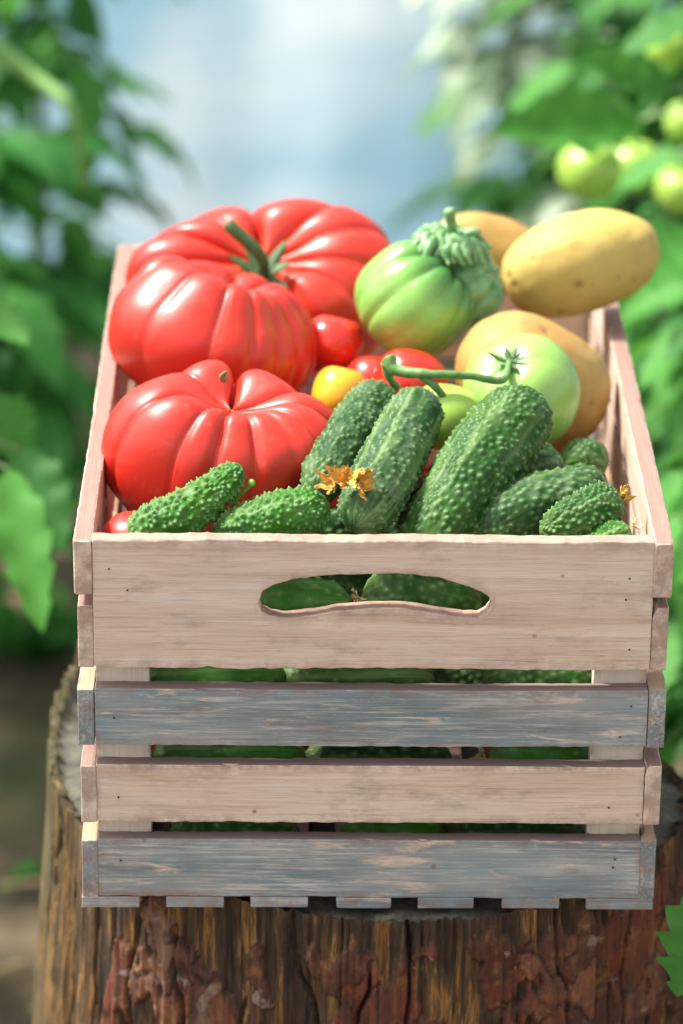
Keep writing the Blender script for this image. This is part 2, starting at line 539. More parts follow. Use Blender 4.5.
# ---- greenhouse wall of plastic film, bright glow painted into its colour
wx = np.linspace(-3.2, 3.2, 340)
wz = np.linspace(0, 1.75, 60)
WX, WZ = np.meshgrid(wx, wz)
WY = 0.006 * np.sin(WX * 2 * np.pi / 0.55) + 0.010 * fbm(np.stack([WX * 5, WZ * 1.2, WX * 0], -1), 11, 3)
WV = np.stack([WX, WY, WZ], -1).reshape(-1, 3)
wall = thing('greenhouse_wall', 'pale blue plastic film wall of the greenhouse behind the plants, white glow painted in', 'greenhouse wall', (0.0, 2.40, GZ))
t = NT('glow_painted_film')
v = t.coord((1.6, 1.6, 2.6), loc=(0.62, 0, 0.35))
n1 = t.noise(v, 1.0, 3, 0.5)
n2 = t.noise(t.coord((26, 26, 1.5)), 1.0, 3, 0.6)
col = t.ramp(n1, [(0.38, (0.24, 0.46, 0.58)), (0.50, (0.36, 0.58, 0.71)), (0.64, (0.82, 0.89, 0.93))])  # whitish end of the ramp stands for light glowing on the film
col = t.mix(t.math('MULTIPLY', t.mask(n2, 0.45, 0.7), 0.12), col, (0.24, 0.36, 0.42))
p = t.pr(col, 0.35, None, final=False)
tr = t.n('ShaderNodeBsdfTranslucent'); t.l(col, tr.inputs[0])
mx = t.n('ShaderNodeMixShader'); mx.inputs[0].default_value = 0.6
t.l(p, mx.inputs[1]); t.l(tr.outputs[0], mx.inputs[2]); t.l(mx.outputs[0], t.out.inputs[0])
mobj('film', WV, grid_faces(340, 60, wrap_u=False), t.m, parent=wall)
t = NT('galvanised_tube'); t.pr((0.45, 0.47, 0.48), 0.4, Metallic=0.8); M_GALV = t.m
for x in (-2.4, -1.2, 1.15, 2.4):
    V, F = tube([(x, 0.03, 0), (x, 0.03, 1.78)], 0.014, 12, 6)
    mobj('post', V, F, M_GALV, parent=wall)
V, F = tube([(-3.25, 0.0, 1.76), (3.25, 0.0, 1.76)], 0.014, 12, 4); mobj('rail', V, F, M_GALV, parent=wall)
V = []; 
t = NT('weathered_base_board'); t.pr((0.16, 0.13, 0.10), 0.85); 
def box(x0, x1, y0, y1, z0, z1):
    V = [(x, y, z) for x in (x0, x1) for y in (y0, y1) for z in (z0, z1)]
    F = [(0, 1, 3, 2), (4, 6, 7, 5), (0, 4, 5, 1), (2, 3, 7, 6), (0, 2, 6, 4), (1, 5, 7, 3)]
    return V, F
V, F = box(-3.2, 3.2, -0.045, -0.02, -0.01, 0.02); mobj('base_board', V, F, t.m, parent=wall, smooth=False)

# ---- tree stump
SC = np.array([0.017, 0.189])
SR = 0.197
nu, nv = 1100, 260
th = np.linspace(0, 2 * np.pi, nu, endpoint=False)
zz = np.linspace(0, 1, nv) ** 1.7 * (GZ - 0.03)
TH, ZZ = np.meshgrid(th, zz)
cx_, sx_ = np.cos(TH), np.sin(TH)
base_r = SR * (1 + 0.022 * np.sin(3 * TH + 0.6) + 0.014 * np.sin(5 * TH + 2.0)) + 0.030 * (-ZZ / 0.5) ** 1.2 * (1 + 0.5 * np.sin(4 * TH + 1))
base_r = base_r * (1 - 0.50 * np.exp(-((((TH - R(27) + np.pi) % (2 * np.pi)) - np.pi) / R(38)) ** 2))
Pn = np.stack([cx_ * 9, sx_ * 9, ZZ * 3], -1)
bark = np.zeros_like(TH)
# peeled band at the top, bark plates lower down
edge_z = -0.010 - 0.030 * np.abs(fbm(np.stack([cx_ * 6, sx_ * 6, 0 * ZZ], -1), 21, 3)) - 0.012 * fbm(np.stack([cx_ * 30, sx_ * 30, 0 * ZZ], -1), 22, 2)
plate_n = fbm(np.stack([cx_ * 13, sx_ * 13, ZZ * 16], -1), 23, 4)
# bark plates: warped cells, each lifted by its own amount, with crisp gaps
NU_, CW, CH_ = 40, 2 * np.pi / 40, 0.056
wu = TH / CW + 0.55 * fbm(np.stack([cx_ * 9, sx_ * 9, ZZ * 40], -1), 81, 3)
wv = ZZ / CH_ + 0.5 * fbm(np.stack([cx_ * 12, sx_ * 12, ZZ * 30], -1), 82, 3)
iu, iv = np.floor(wu).astype(np.int64), np.floor(wv).astype(np.int64)
F1 = np.full(TH.shape, 9.0); F2 = np.full(TH.shape, 9.0); CID = np.zeros(TH.shape)
for da in (-1, 0, 1):
    for db in (-1, 0, 1):
        ca_, cb_ = iu + da, iv + db
        cm = ca_ % NU_
        px_ = ca_ + _h(cm, cb_, 0 * cm, 5); py_ = cb_ + _h(cm, cb_, 0 * cm, 6)
        dd_ = np.hypot(wu - px_, (wv - py_) * 1.1)
        idd = _h(cm, cb_, 0 * cm, 7)
        closer = dd_ < F1
        F2 = np.where(closer, F1, np.minimum(F2, dd_)); CID = np.where(closer, idd, CID); F1 = np.where(closer, dd_, F1)
gapw = F2 - F1
frontleft = np.exp(-(((TH - R(235) + np.pi) % (2 * np.pi) - np.pi) / 0.45) ** 2)
leftbare = np.exp(-(((TH - R(188) + np.pi) % (2 * np.pi) - np.pi) / 0.55) ** 4)
keep = (CID > 0.24 + 0.40 * frontleft * np.clip(1.2 + ZZ / .16, 0, 1) + 0.75 * leftbare)
bark = (1 / (1 + np.exp(-(edge_z - ZZ) / 0.0012))) * (1 / (1 + np.exp(-((keep - .5) * 2) / 0.1)))
# cracks: wandering vertical lines
rngc = random.Random(11)
crack = np.zeros_like(TH)
ncr = 38
for i in range(ncr):
    a0 = 2 * np.pi * (i + rngc.uniform(-.35, .35)) / ncr
    wander = 0.035 * vnoise(np.stack([ZZ * 16 + i * 7.3, ZZ * 0, ZZ * 0], -1), 31) + 0.012 * vnoise(np.stack([ZZ * 60 + i * 3.3, ZZ * 0, ZZ * 0], -1), 32)
    d = (TH - a0 - wander + np.pi) % (2 * np.pi) - np.pi
    z0, z1 = rngc.choice([(0, .5), (0, .5), (0, .14), (0.03, .3), (0.06, .5)])
    w = 0.0045 * rngc.uniform(.5, 1.5) * (0.6 + 0.7 * np.abs(vnoise(np.stack([ZZ * 20 + i, ZZ * 0, ZZ * 0], -1), 33)))
    m_ = np.clip((-ZZ - z0 + .004) / .01, 0, 1) * np.clip((z1 + ZZ) / .03, 0, 1)
    crack = np.maximum(crack, np.exp(-(d / w) ** 2) * m_)
# plate boundaries from cell noise
hn = np.abs(fbm(np.stack([cx_ * 8, sx_ * 8, ZZ * 26], -1), 41, 2))
hcrack = np.exp(-(gapw / 0.035) ** 2) * bark
layer = np.floor(3 * (0.5 + 0.5 * fbm(np.stack([cx_ * 16, sx_ * 16, ZZ * 14], -1), 43, 3))) / 3
fib = fbm(np.stack([cx_ * 110, sx_ * 110, ZZ * 5], -1), 51, 3)
RR = base_r + bark * (0.0014 + 0.0022 * ((CID * 7.3) % 1.0) + 0.0014 * layer) - 0.008 * crack - 0.0014 * hcrack + 0.0017 * fib + 0.0012 * fbm(np.stack([cx_ * 60, sx_ * 60, ZZ * 9], -1), 57, 3) * (1 - bark) + 0.0009 * fbm(np.stack([cx_ * 45, sx_ * 45, ZZ * 40], -1), 52, 4) * bark
# cut edge rolls over
RR[0] -= 0.004; RR[1] -= 0.0015
# the left flank splits away as a sliver with a raised torn rim
dl = (TH - R(176) + np.pi) % (2 * np.pi) - np.pi
flank = np.exp(-(dl / 0.42) ** 2)
rim = 0.024 * np.exp(-((TH - R(148)) / 0.40) ** 2) * (0.5 + 0.9 * np.abs(fbm(np.stack([cx_ * 22, sx_ * 22, ZZ * 0], -1), 61, 3)))
ZV = ZZ + rim * np.clip(1 + ZZ / 0.05, 0, 1)
ZV[0] -= 0.0025
ZV[:6] += (0.0022 * fbm(np.stack([cx_ * 34, sx_ * 34, 0 * ZZ], -1), 58, 3) - 0.002)[:6] * np.linspace(1, 0, 6)[:, None]
RR += 0.004 * flank
SV = np.stack([SC[0] + RR * cx_, SC[1] + RR * sx_, ZV], -1).reshape(-1, 3)
SF = [tuple(f) for f in grid_faces(nu, nv)[:, ::-1]]
t = NT('stump_bark')
vS = t.coord((1, 1, 1))
fibn = t.noise(t.coord((420, 420, 26)), 1.0, 6, 0.75, 0.4)
strk = t.noise(t.coord((95, 95, 11), loc=(2, 0, 0)), 1.0, 6, 0.65, 0.5)
sap = t.ramp(strk, [(0.36, (0.022, 0.013, 0.009)), (0.46, (0.065, 0.036, 0.02)), (0.54, (0.14, 0.075, 0.03)), (0.58, (0.34, 0.16, 0.04)), (0.65, (0.12, 0.065, 0.03)), (0.75, (0.20, 0.15, 0.10))])
sap = t.mix(t.math('MULTIPLY', t.mask(fibn, 0.48, 0.62), 0.8), sap, (0.025, 0.016, 0.012))
cell = t.n('ShaderNodeTexVoronoi'); cell.inputs['Scale'].default_value = 1.0
dv = t.noise(t.coord((50, 50, 50)), 1.0, 4, 0.6, 0, True)
cv = t.mix(0.35, t.coord((42, 42, 24)), dv, 'ADD')
t.l(cv, cell.inputs['Vector'])
sep = t.n('ShaderNodeSeparateColor'); t.l(cell.outputs['Color'], sep.inputs[0])
barkc = t.ramp(t.math('ADD', t.math('MULTIPLY', t.attr('plate'), 0.7), t.math('MULTIPLY', sep.outputs[0], 0.3)), [(0.15, (0.05, 0.020, 0.012)), (0.38, (0.15, 0.040, 0.020)), (0.55, (0.19, 0.055, 0.030)), (0.70, (0.09, 0.036, 0.024)), (0.84, (0.24, 0.09, 0.05)), (0.93, (0.27, 0.18, 0.13))])
bn = t.noise(t.coord((90, 90, 60)), 1.0, 6, 0.7)
barkc = t.mix(t.math('MULTIPLY', t.mask(bn, 0.5, 0.64), 0.75), barkc, (0.055, 0.028, 0.02))
barkc = t.mix(t.math('MULTIPLY', t.mask(t.noise(t.coord((45, 45, 70), loc=(9, 2, 1)), 1.0, 6, 0.7), 0.60, 0.66), 0.75), barkc, (0.36, 0.26, 0.22))
barkc = t.mix(t.math('MULTIPLY', t.mask(t.noise(t.coord((28, 28, 30), loc=(1, 12, 1)), 1.0, 5, 0.7), 0.56, 0.66), 0.6), barkc, (0.36, 0.15, 0.05))
col = t.mix(t.attr('bark'), sap, barkc)
col = t.mix(t.attr('grey'), col, t.mix(t.mask(fibn, .35, .7), (0.09, 0.085, 0.040), (0.27, 0.24, 0.12)))
col = t.mix(t.math('MULTIPLY', t.attr('crack'), 0.9), col, (0.010, 0.007, 0.006))
hh = t.math('ADD', t.math('MULTIPLY', fibn, 0.6), t.math('MULTIPLY', bn, 0.8))
t.pr(col, 0.62, t.bump(hh, 1.0, 0.0035), Specular_IOR_Level=0.35)
M_BARK = t.m
t = NT('stump_end_grain')
dx = t.coord((1, 1, 1))
ring = t.n('ShaderNodeTexWave', wave_type='RINGS', rings_direction='SPHERICAL')
ring.inputs['Scale'].default_value = 60; ring.inputs['Distortion'].default_value = 3; ring.inputs['Detail'].default_value = 3
t.l(dx, ring.inputs[0])
n2 = t.noise(dx, 60, 6, 0.7)
col = t.ramp(n2, [(0.3, (0.035, 0.032, 0.024)), (0.55, (0.10, 0.095, 0.07)), (0.75, (0.20, 0.18, 0.12))])
col = t.mix(t.math('MULTIPLY', ring.outputs['Fac'], 0.25), col, (0.05, 0.045, 0.04))
t.pr(col, 0.9, t.bump(n2, 0.8, 0.004)); M_END = t.m
stump = thing('tree_stump', 'old weathered pine stump with flaking reddish bark carrying the wooden crate', 'tree stump', (SC[0], SC[1], GZ))
grey = (flank * np.clip(1 - bark * 0.8, 0, 1) * (0.55 + 0.45 * np.exp(ZZ / 0.05))).clip(0, 1)
child(stump, 'bark', SV, SF, M_BARK, attrs={'plate': CID.ravel(), 'bark': bark.ravel(), 'crack': np.maximum(crack, hcrack * 0.7).ravel(), 'grey': grey.ravel()})
# top surface as rings towards the middle
tn = 60
k = np.linspace(1, 0.02, tn)[:, None]
TX = SC[0] + (RR[0] * k) * np.cos(th)[None]
TY = SC[1] + (RR[0] * k) * np.sin(th)[None]
TZ = (ZV[0][None] + 0.0) * np.clip((k - 0.93) / 0.07, 0, 1) ** 1.5 - 0.0025 * (1 - np.clip((k - .9) / .1, 0, 1)) - 0.0006
TZ = TZ + 0.0018 * (fbm(np.stack([TX * 60, TY * 60, TX * 0], -1), 71, 3) - 1.2) * (k < 0.999)
TZ = np.where(k < 0.93, np.minimum(TZ, -0.0006), TZ)
TV = np.stack([TX, TY, TZ], -1).reshape(-1, 3)
child(stump, 'cut_top', TV, grid_faces(nu, tn), M_END)

# ================================================================ CRATE
HT = 0.2092
DEP = 0.4607
def board(x0, x1, y0, y1, z0, z1, axis, seed=0, r=0.00035, jit=0.00022, warp=0.0004):
    """sawn board with softly rounded, slightly ragged edges; long axis 'x','y' or 'z'"""
    lo = np.array([x0, y0, z0]); hi = np.array([x1, y1, z1])
    ai = 'xyz'.index(axis)
    o = [i for i in range(3) if i != ai]
    if ai == 1: o = [2, 0]
    L = hi[ai] - lo[ai]
    nl = max(8, int(L / 0.003))
    s = np.linspace(0, 1, nl)
    s = np.concatenate([[0.0], [r / L], s[1:-1], [1 - r / L], [1.0]])
    a0, a1, b0, b1 = lo[o[0]], hi[o[0]], lo[o[1]], hi[o[1]]
    ring, ed = [], []
    def seg(p, q, n):
        for i in range(n):
            f = i / n
            ring.append((p[0] + (q[0] - p[0]) * f, p[1] + (q[1] - p[1]) * f)); ed.append(1.0 if i == 0 else 0.0)
    pts = [(a0 + r, b0), (a1 - r, b0), (a1, b0 + r), (a1, b1 - r), (a1 - r, b1), (a0 + r, b1), (a0, b1 - r), (a0, b0 + r)]
    for i in range(8):
        p, q = pts[i], pts[(i + 1) % 8]
        if i % 2 == 0:
            n = 6 if math.hypot(q[0] - p[0], q[1] - p[1]) > 0.008 else 3
            seg(p, q, n)
        else:
            seg(p, q, 1)
        
    ring = np.array(ring); ed = np.array(ed)
    # corners: both ends of every flat
    edge = np.zeros(len(ring))
    for i, p in enumerate(ring):
        da = min(p[0] - a0, a1 - p[0]); db = min(p[1] - b0, b1 - p[1])
        edge[i] = 1.0 if max(da, db) < r * 1.5 else 0.0
    nr, ns = len(ring), len(s)
    V = np.zeros((ns, nr, 3))
    inset = np.where((s == 0) | (s == 1), r, 0.0)
    ca, cb = (a0 + a1) / 2, (b0 + b1) / 2
    A = np.sign(ring[:, 0] - ca)[None] * np.maximum(np.abs(ring[:, 0] - ca)[None] - inset[:, None] * (np.abs(ring[:, 0] - ca) > (a1 - a0) / 2 - r * 1.5)[None], 0) + ca
    B = np.sign(ring[:, 1] - cb)[None] * np.maximum(np.abs(ring[:, 1] - cb)[None] - inset[:, None] * (np.abs(ring[:, 1] - cb) > (b1 - b0) / 2 - r * 1.5)[None], 0) + cb
    V[..., ai] = (lo[ai] + s * L)[:, None]
    V[..., o[0]] = A; V[..., o[1]] = B
    q = np.stack([V[..., 0] * 1, V[..., 1] * 1, V[..., 2] * 1], -1)
    n_hi = fbm(q * 220, seed, 2); n_lo = vnoise(q * 18, seed + 5)
    nick = np.maximum(0, vnoise(q * np.array([70, 70, 70]), seed + 9) - 0.62) * 0.006
    out0 = np.sign(V[..., o[0]] - ca); out1 = np.sign(V[..., o[1]] - cb)
    w = edge[None]
    V[..., o[0]] += w * out0 * (jit * n_hi - nick)
    V[..., o[1]] += w * out1 * (jit * n_hi - nick)
    if ai != 1 or True:
        V[..., o[1]] += warp * vnoise(np.stack([s * 3 + seed, s * 0, s * 0], -1), seed)[:, None]
    F = [tuple(f) for f in grid_faces(nr, ns)]
    F.append(tuple(range(nr - 1, -1, -1))); F.append(tuple((ns - 1) * nr + i for i in range(nr)))
    ev = np.repeat(edge[None], ns, 0)
    ev[0] = ev[1] = ev[-1] = ev[-2] = 1
    return V.reshape(-1, 3), F, ev.ravel()

crate = thing('wooden_crate', 'slatted wooden crate in limed pink and blue-grey boards, full of vegetables on the stump', 'crate', (0, DEP / 2, 0))
def cb(name, mat, x0, x1, y0, y1, z0, z1, axis, seed, **k):
    V, F, e = board(x0, x1, y0, y1, z0, z1, axis, seed, **k)
    o = child(crate, name, V, F, mat, smooth=False, attrs={'edge': e})
    return o
TB = 0.0095       # front board thickness
XS = 0.1410       # half width between the side boards
def handle_board(y0, y1, seed, mat):
    zt, zb = HT, 0.1384
    hx0, hx1 = -0.0575, 0.0595
    hz = 0.1796
    up_pts = [(-0.0575, 0.1746), (-0.0555, 0.1813), (-0.050, 0.1846), (-0.040, 0.1879), (-0.024, 0.1901), (0.0, 0.1912), (0.018, 0.1912), (0.034, 0.1890), (0.048, 0.1846), (0.055, 0.1813), (0.0584, 0.1785), (0.0595, 0.1757)]
    lo_pts = [(-0.0575, 0.1746), (-0.0562, 0.1702), (-0.051, 0.1674), (-0.044, 0.1669), (-0.032, 0.1680), (-0.018, 0.1708), (0.0, 0.1724), (0.016, 0.1724), (0.032, 0.1697), (0.046, 0.1674), (0.053, 0.1677), (0.0572, 0.1702), (0.0590, 0.1730), (0.0595, 0.1757)]
    xs = list(np.linspace(-XS, hx0, 30)) 
    s = (1 - np.cos(np.linspace(0, np.pi, 90))) / 2
    xh = list(hx0 + (hx1 - hx0) * s)
    xr = list(np.linspace(hx1, XS, 30))
    def strip(xcol, top, bot, m, acc, snap=None):
        V, F = [], []
        for x in xcol:
            for j in range(m + 1):
                V.append((x, bot(x) + (top(x) - bot(x)) * j / m))
        n = m + 1
        for i in range(len(xcol) - 1):
            for j in range(m):
                F.append((i * n + j, (i + 1) * n + j, (i + 1) * n + j + 1, i * n + j + 1))
        return V, F
    def ti(pts):
        X = [p[0] for p in pts]; Z = [p[1] for p in pts]
        return lambda x: float(np.interp(x, X, Z))
    up_, lo_ = ti(up_pts), ti(lo_pts)
    topf = lambda x: zt + 0.0003 * math.sin(x * 60)
    def botf(x):
        return zb + 0.0004 * math.sin(x * 35 + 1) + 0.0016 * max(0, 1 - abs(x + 0.083) / 0.005) + 0.0002 * math.sin(x * 400)
    hzc = up_(hx0)
    V2, F2 = [], []
    def addst(V, F):
        off = len(V2); V2.extend(V); F2.extend([tuple(i + off for i in f) for f in F])
    z0c, z1c = up_(hx0), up_(hx1)
    # left and right solid parts built as two stacked strips so they share the hole's end vertex
    addst(*strip(xs, topf, lambda x: z0c, 4, None)); addst(*strip(xs, lambda x: z0c, botf, 4, None))
    addst(*strip(xh, topf, up_, 4, None)); addst(*strip(xh, lo_, botf, 4, None))
    addst(*strip(xr, topf, lambda x: z1c, 4, None)); addst(*strip(xr, lambda x: z1c, botf, 4, None))
    import bmesh
    bm = bmesh.new()
    vs_ = [bm.verts.new((p[0], y1, p[1])) for p in V2]
    for f in F2:
        try: bm.faces.new([vs_[i] for i in f])
        except ValueError: pass
    bmesh.ops.remove_doubles(bm, verts=bm.verts, dist=1e-5)
    bmesh.ops.dissolve_degenerate(bm, edges=bm.edges, dist=1e-6)
    bmesh.ops.recalc_face_normals(bm, faces=bm.faces)
    g = bmesh.ops.extrude_face_region(bm, geom=bm.faces[:])
    for e in g['geom']:
        if isinstance(e, bmesh.types.BMVert):
            e.co.y = y0
    bmesh.ops.recalc_face_normals(bm, faces=bm.faces)
    sharp = [e for e in bm.edges if len(e.link_faces) == 2 and e.calc_face_angle(0) > 0.9]
    bmesh.ops.bevel(bm, geom=sharp, offset=0.0007, segments=2, affect='EDGES', profile=0.5)
    me = bpy.data.meshes.new('handle_board')
    bm.to_mesh(me); bm.free()
    n = len(me.vertices)
    co = np.zeros(n * 3); me.vertices.foreach_get('co', co); co = co.reshape(-1, 3)
    ymid = (y0 + y1) / 2
    de = np.minimum(np.abs(co[:, 2] - zt), np.abs(co[:, 2] - zb))
    he = np.minimum(np.abs(co[:, 2] - np.array([up_(x) for x in co[:, 0]])), np.abs(co[:, 2] - np.array([lo_(x) for x in co[:, 0]]))) + 1.0 * ((co[:, 0] < hx0 - .001) | (co[:, 0] > hx1 + .001))
    edge = np.maximum(np.exp(-(de / 0.0012) ** 2), np.exp(-(he / 0.0015) ** 2))
    jit = fbm(co * 240, seed, 2)
    co[:, 2] += 0.00035 * jit * edge
    co[:, 1] += 0.0003 * fbm(co * 200, seed + 3, 2) * edge
    co -= np.array(crate.location)
    me.vertices.foreach_set('co', co.ravel())
    a_ = me.attributes.new('edge', 'FLOAT', 'POINT'); a_.data.foreach_set('value', edge.astype(np.float32))
    me.materials.append(mat)
    return link(bpy.data.objects.new('handle_board', me), crate)
handle_board(0.0, TB, 3, WOOD['pink'])
handle_board(DEP - TB, DEP, 4, WOOD['pink'])
rows = [(0.0948, 0.1266, 'blue', 'sideblue'), (0.0504, 0.0833, 'pinkslat', 'side'), (0.0062, 0.0398, 'blue', 'sideblue')]
for i, (z0, z1, fm, smt) in enumerate(rows):
    cb('slat', WOOD[fm], -XS, XS, 0.0003 * i, TB, z0, z1, 'x', 10 + i)
    cb('slat', WOOD[fm], -XS, XS, DEP - TB, DEP, z0, z1, 'x', 20 + i)
    for sg in (-1, 1):
        xa, xb = (-0.1495 + 0.0004 * (i % 2), -XS - 0.00015) if sg < 0 else (XS + 0.00015, 0.1500 - 0.0005 * i)
        cb('side_slat', WOOD[smt], xa, xb, 0.0004 * ((i + 1) % 2), DEP, z0 - 0.0005, z1 + 0.0006 * sg, 'y', 30 + i * 2 + sg)
for sg in (-1, 1):
    xa, xb = (-0.1503, -XS - 0.00012) if sg < 0 else (XS + 0.00012, 0.1507)
    cb('side_rail', WOOD['side'], xa, xb, -0.0008, DEP, 0.1791, HT - 0.0003, 'y', 50 + sg, r=0.0006)
    xa, xb = (-0.1490, -XS - 0.00015) if sg < 0 else (XS + 0.00015, 0.1492)
    cb('side_slat', WOOD['side'], xa, xb, 0.0002, DEP, 0.1384 , 0.1730, 'y', 60 + sg)
    for (ya, yb) in ((TB + 0.0003, TB + 0.0125), (DEP - TB - 0.0125, DEP - TB - 0.0003)):
        xa, xb = (-XS + 0.0003, -XS + 0.0275) if sg < 0 else (XS - 0.0275, XS - 0.0003)
        cb('corner_post', WOOD['post'], xa, xb, ya, yb, 0.0066, HT - 0.010, 'z', 70 + sg)
# floor slats, their ends showing under the front
fl = [(-0.1495, -0.1195), (-0.1055, -0.0755), (-0.0615, -0.0315), (-0.0170, 0.0115), (0.0260, 0.0550), (0.0700, 0.1000), (0.1135, 0.1482)]
for i, (xa, xb) in enumerate(fl):
    cb('floor_slat', WOOD['blue'], xa, xb, 0.0004 * (i % 3), DEP, 0.0, 0.00615, 'y', 80 + i, r=0.0003)

t = NT('rusty_nail'); t.pr((0.06, 0.035, 0.025), 0.6, Metallic=0.5); M_NAIL = t.m
rn = random.Random(2)
for sg in (-1, 1):
    for zc in ((0.1923, 0.1824, 0.1096, 0.0649, 0.0275) if sg < 0 else (0.1901, 0.1780, 0.1491, 0.1181, 0.1011, 0.0608, 0.0299, 0.0240)):
        x, z = sg * (XS - 0.012 + rn.uniform(-.006, .004)), zc + rn.uniform(-.001, .001)
        V, F = tube([(x, -0.00015, z), (x, 0.002, z)], 0.00055, 10, 4)
        child(crate, 'nail', V, F, M_NAIL)

# ================================================================ VEGETABLES
def beefsteak(center, axis, radii, creases, seed=0, dimple=0.35, depth=0.20, spin=0.0, bot=0.12, equ=0.35, nth=360, nph=150, lump=0.03, bulge=()):
    """ribbed tomato. creases: list of angles (deg) round the axis, or a count"""
    rg = random.Random(seed)
    given = None
    if not isinstance(creases, int) and isinstance(creases[0], tuple):
        creases = sorted(creases); given = [c[1] for c in creases]; creases = [c[0] for c in creases]
    if isinstance(creases, int):
        n = creases
        creases = [360 * (i + rg.uniform(-.3, .3)) / n for i in range(n)]
    cr = np.sort(np.array(creases) % 360.0)
    cd = np.array([rg.uniform(0.35, 1.0) for _ in cr])
    if given: cd = np.array(given)
    th = np.linspace(0, 360, nth, endpoint=False)
    ph = np.linspace(0.0, np.pi, nph); ph[0] = 0.002; ph[-1] = np.pi - 0.002
    ext = np.concatenate([[cr[-1] - 360], cr, [cr[0] + 360]])
    ed = np.concatenate([[cd[-1]], cd, [cd[0]]])
    idx = np.searchsorted(ext, th, side='right') - 1
    idx = np.clip(idx, 0, len(ext) - 2)
    u = (th - ext[idx]) / (ext[idx + 1] - ext[idx])
    dd = ed[idx] * (1 - u) + ed[idx + 1] * u
    puff = np.clip(4 * u * (1 - u), 0, 1) ** 0.33
    puff = np.convolve(np.concatenate([puff[-3:], puff, puff[:3]]), [.08, .12, .18, .24, .18, .12, .08], 'valid')
    wid = np.clip((ext[idx + 1] - ext[idx]) / 45.0, 0.45, 1.0)
    skew = rg.random()
    thr = np.radians(th)
    TH, PH = np.meshgrid(thr, ph)
    near = np.exp(-(PH / 0.85) ** 2) + equ * np.exp(-((PH - 1.5) / 0.9) ** 2) + bot * np.exp(-((np.pi - PH) / 0.8) ** 2)
    m = depth * (dd * np.minimum(wid, 1.0))[None] * (puff[None] - 1) * np.clip(near, 0, 1.2)
    m = m * (1 + 0.55 * vnoise(np.stack([np.cos(TH) * 2.6, np.sin(TH) * 2.6, PH * 2.2], -1), seed + 17))
    P = np.sin(PH) ** 0.86
    hz = np.sign(np.cos(PH)) * np.abs(np.cos(PH)) ** 0.92
    lob = 1 + m
    gl = 1 + lump * np.array(vnoise(np.stack([np.cos(TH) * np.sin(PH) * 1.6, np.sin(TH) * np.sin(PH) * 1.6, np.cos(PH) * 1.6], -1), seed + 3)) * 2
    for (ba, bw, bamp, bz) in bulge:
        db = (np.degrees(TH) - ba + 180) % 360 - 180
        gb = np.exp(-(db / bw) ** 2) * np.sin(PH)
        gl = gl * (1 + bamp * gb)
        hz = hz + bz * gb * np.exp(-((PH - 0.75) / 0.5) ** 2)
    x = radii[0] * P * np.cos(TH) * lob * gl
    y = radii[1] * P * np.sin(TH) * lob * gl
    z = radii[2] * (hz * (1 + 1.3 * m) - dimple * np.exp(-(PH / 0.33) ** 2) + 0.10 * np.exp(-((np.pi - PH) / 0.4) ** 2)) * gl
    V = np.stack([x, y, z], -1).reshape(-1, 3)
    pole = (np.exp(-(PH / 0.22) ** 2)).ravel()
    ax = Vector(axis).normalized()
    xl = Vector((1, 0, 0)) - ax * ax.x
    xl = xl.normalized() if xl.length > .3 else Vector((0, 1, 0)).cross(ax).normalized()
    rot = Matrix((xl, ax.cross(xl), ax)).transposed() @ Matrix.Rotation(R(spin), 3, 'Z')
    Mx = np.array(rot)
    Vw = V @ Mx.T + np.array(center)
    F = [tuple(f) for f in grid_faces(nth, nph)[:, ::-1]]
    F.append(tuple(range(nth))); F.append(tuple((nph - 1) * nth + i for i in reversed(range(nth))))
    return Vw, F, pole, Mx, (puff, th)

def sepal(base, dirv, up_, length, width, curl, n=10, thick=0.0006):
    d = np.array(dirv, float); d /= np.linalg.norm(d)
    u = np.array(up_, float); u -= d * (u @ d); u /= np.linalg.norm(u)
    s = np.cross(d, u)
    t_ = np.linspace(0, 1, n)
    C = np.array(base)[None] + length * (t_[:, None] * d + (curl * t_ ** 2)[:, None] * u)
    w = width * np.sin(np.pi * (0.12 + 0.86 * t_)) ** 0.8
    V, F = [], []
    for i in range(n):
        for j, (a, b) in enumerate(((-1, 0.25), (0, -0.1), (1, 0.25), (0, -0.5))):
            V.append(C[i] + s * a * w[i] + u * (b * w[i] * 0.6 - (thick if j == 3 else 0)))
    for i in range(n - 1):
        for j in range(4):
            F.append((i * 4 + j, i * 4 + (j + 1) % 4, (i + 1) * 4 + (j + 1) % 4, (i + 1) * 4 + j))
    F.append((0, 1, 2, 3)); F.append(tuple((n - 1) * 4 + j for j in (3, 2, 1, 0)))
    return np.array(V), F

VIEW = np.array(fwd)
CAMV = -VIEW
def calyx(root, pos, axis, n=6, length=0.02, width=0.004, stem=0.02, stem_dir=None, seed=0, curl=0.4, stem_r=0.0035, mat=None, flat=0.25, stem_mat=None):
    rg = random.Random(seed)
    ax = np.array(axis, float); ax /= np.linalg.norm(ax)
    a = np.cross(ax, [0.3, 1, 0.2]); a /= np.linalg.norm(a); b = np.cross(ax, a)
    acc = Acc()
    for i in range(n):
        g = 2 * math.pi * (i + rg.uniform(-.2, .2)) / n
        d = math.cos(g) * a + math.sin(g) * b + ax * flat
        V, F = sepal(np.array(pos), d, ax, length * rg.uniform(.8, 1.2), width * rg.uniform(.8, 1.15), curl * rg.uniform(-.3, 1.4))
        acc.add(V, F, rg.random())
    o = acc.build('calyx', mat or M_CALYX, root=root)
    if stem:
        sd = np.array(stem_dir if stem_dir is not None else ax, float); sd /= np.linalg.norm(sd)
        V, F = tube([np.array(pos) - ax * 0.002, np.array(pos) + ax * stem * .4, np.array(pos) + ax * stem * .4 + sd * stem * .65], [stem_r * 1.1, stem_r * 0.85, stem_r, stem_r * 1.15], 10, 14, rough=0.0003)
        child(root, 'stem', V, F, stem_mat or M_STEM)

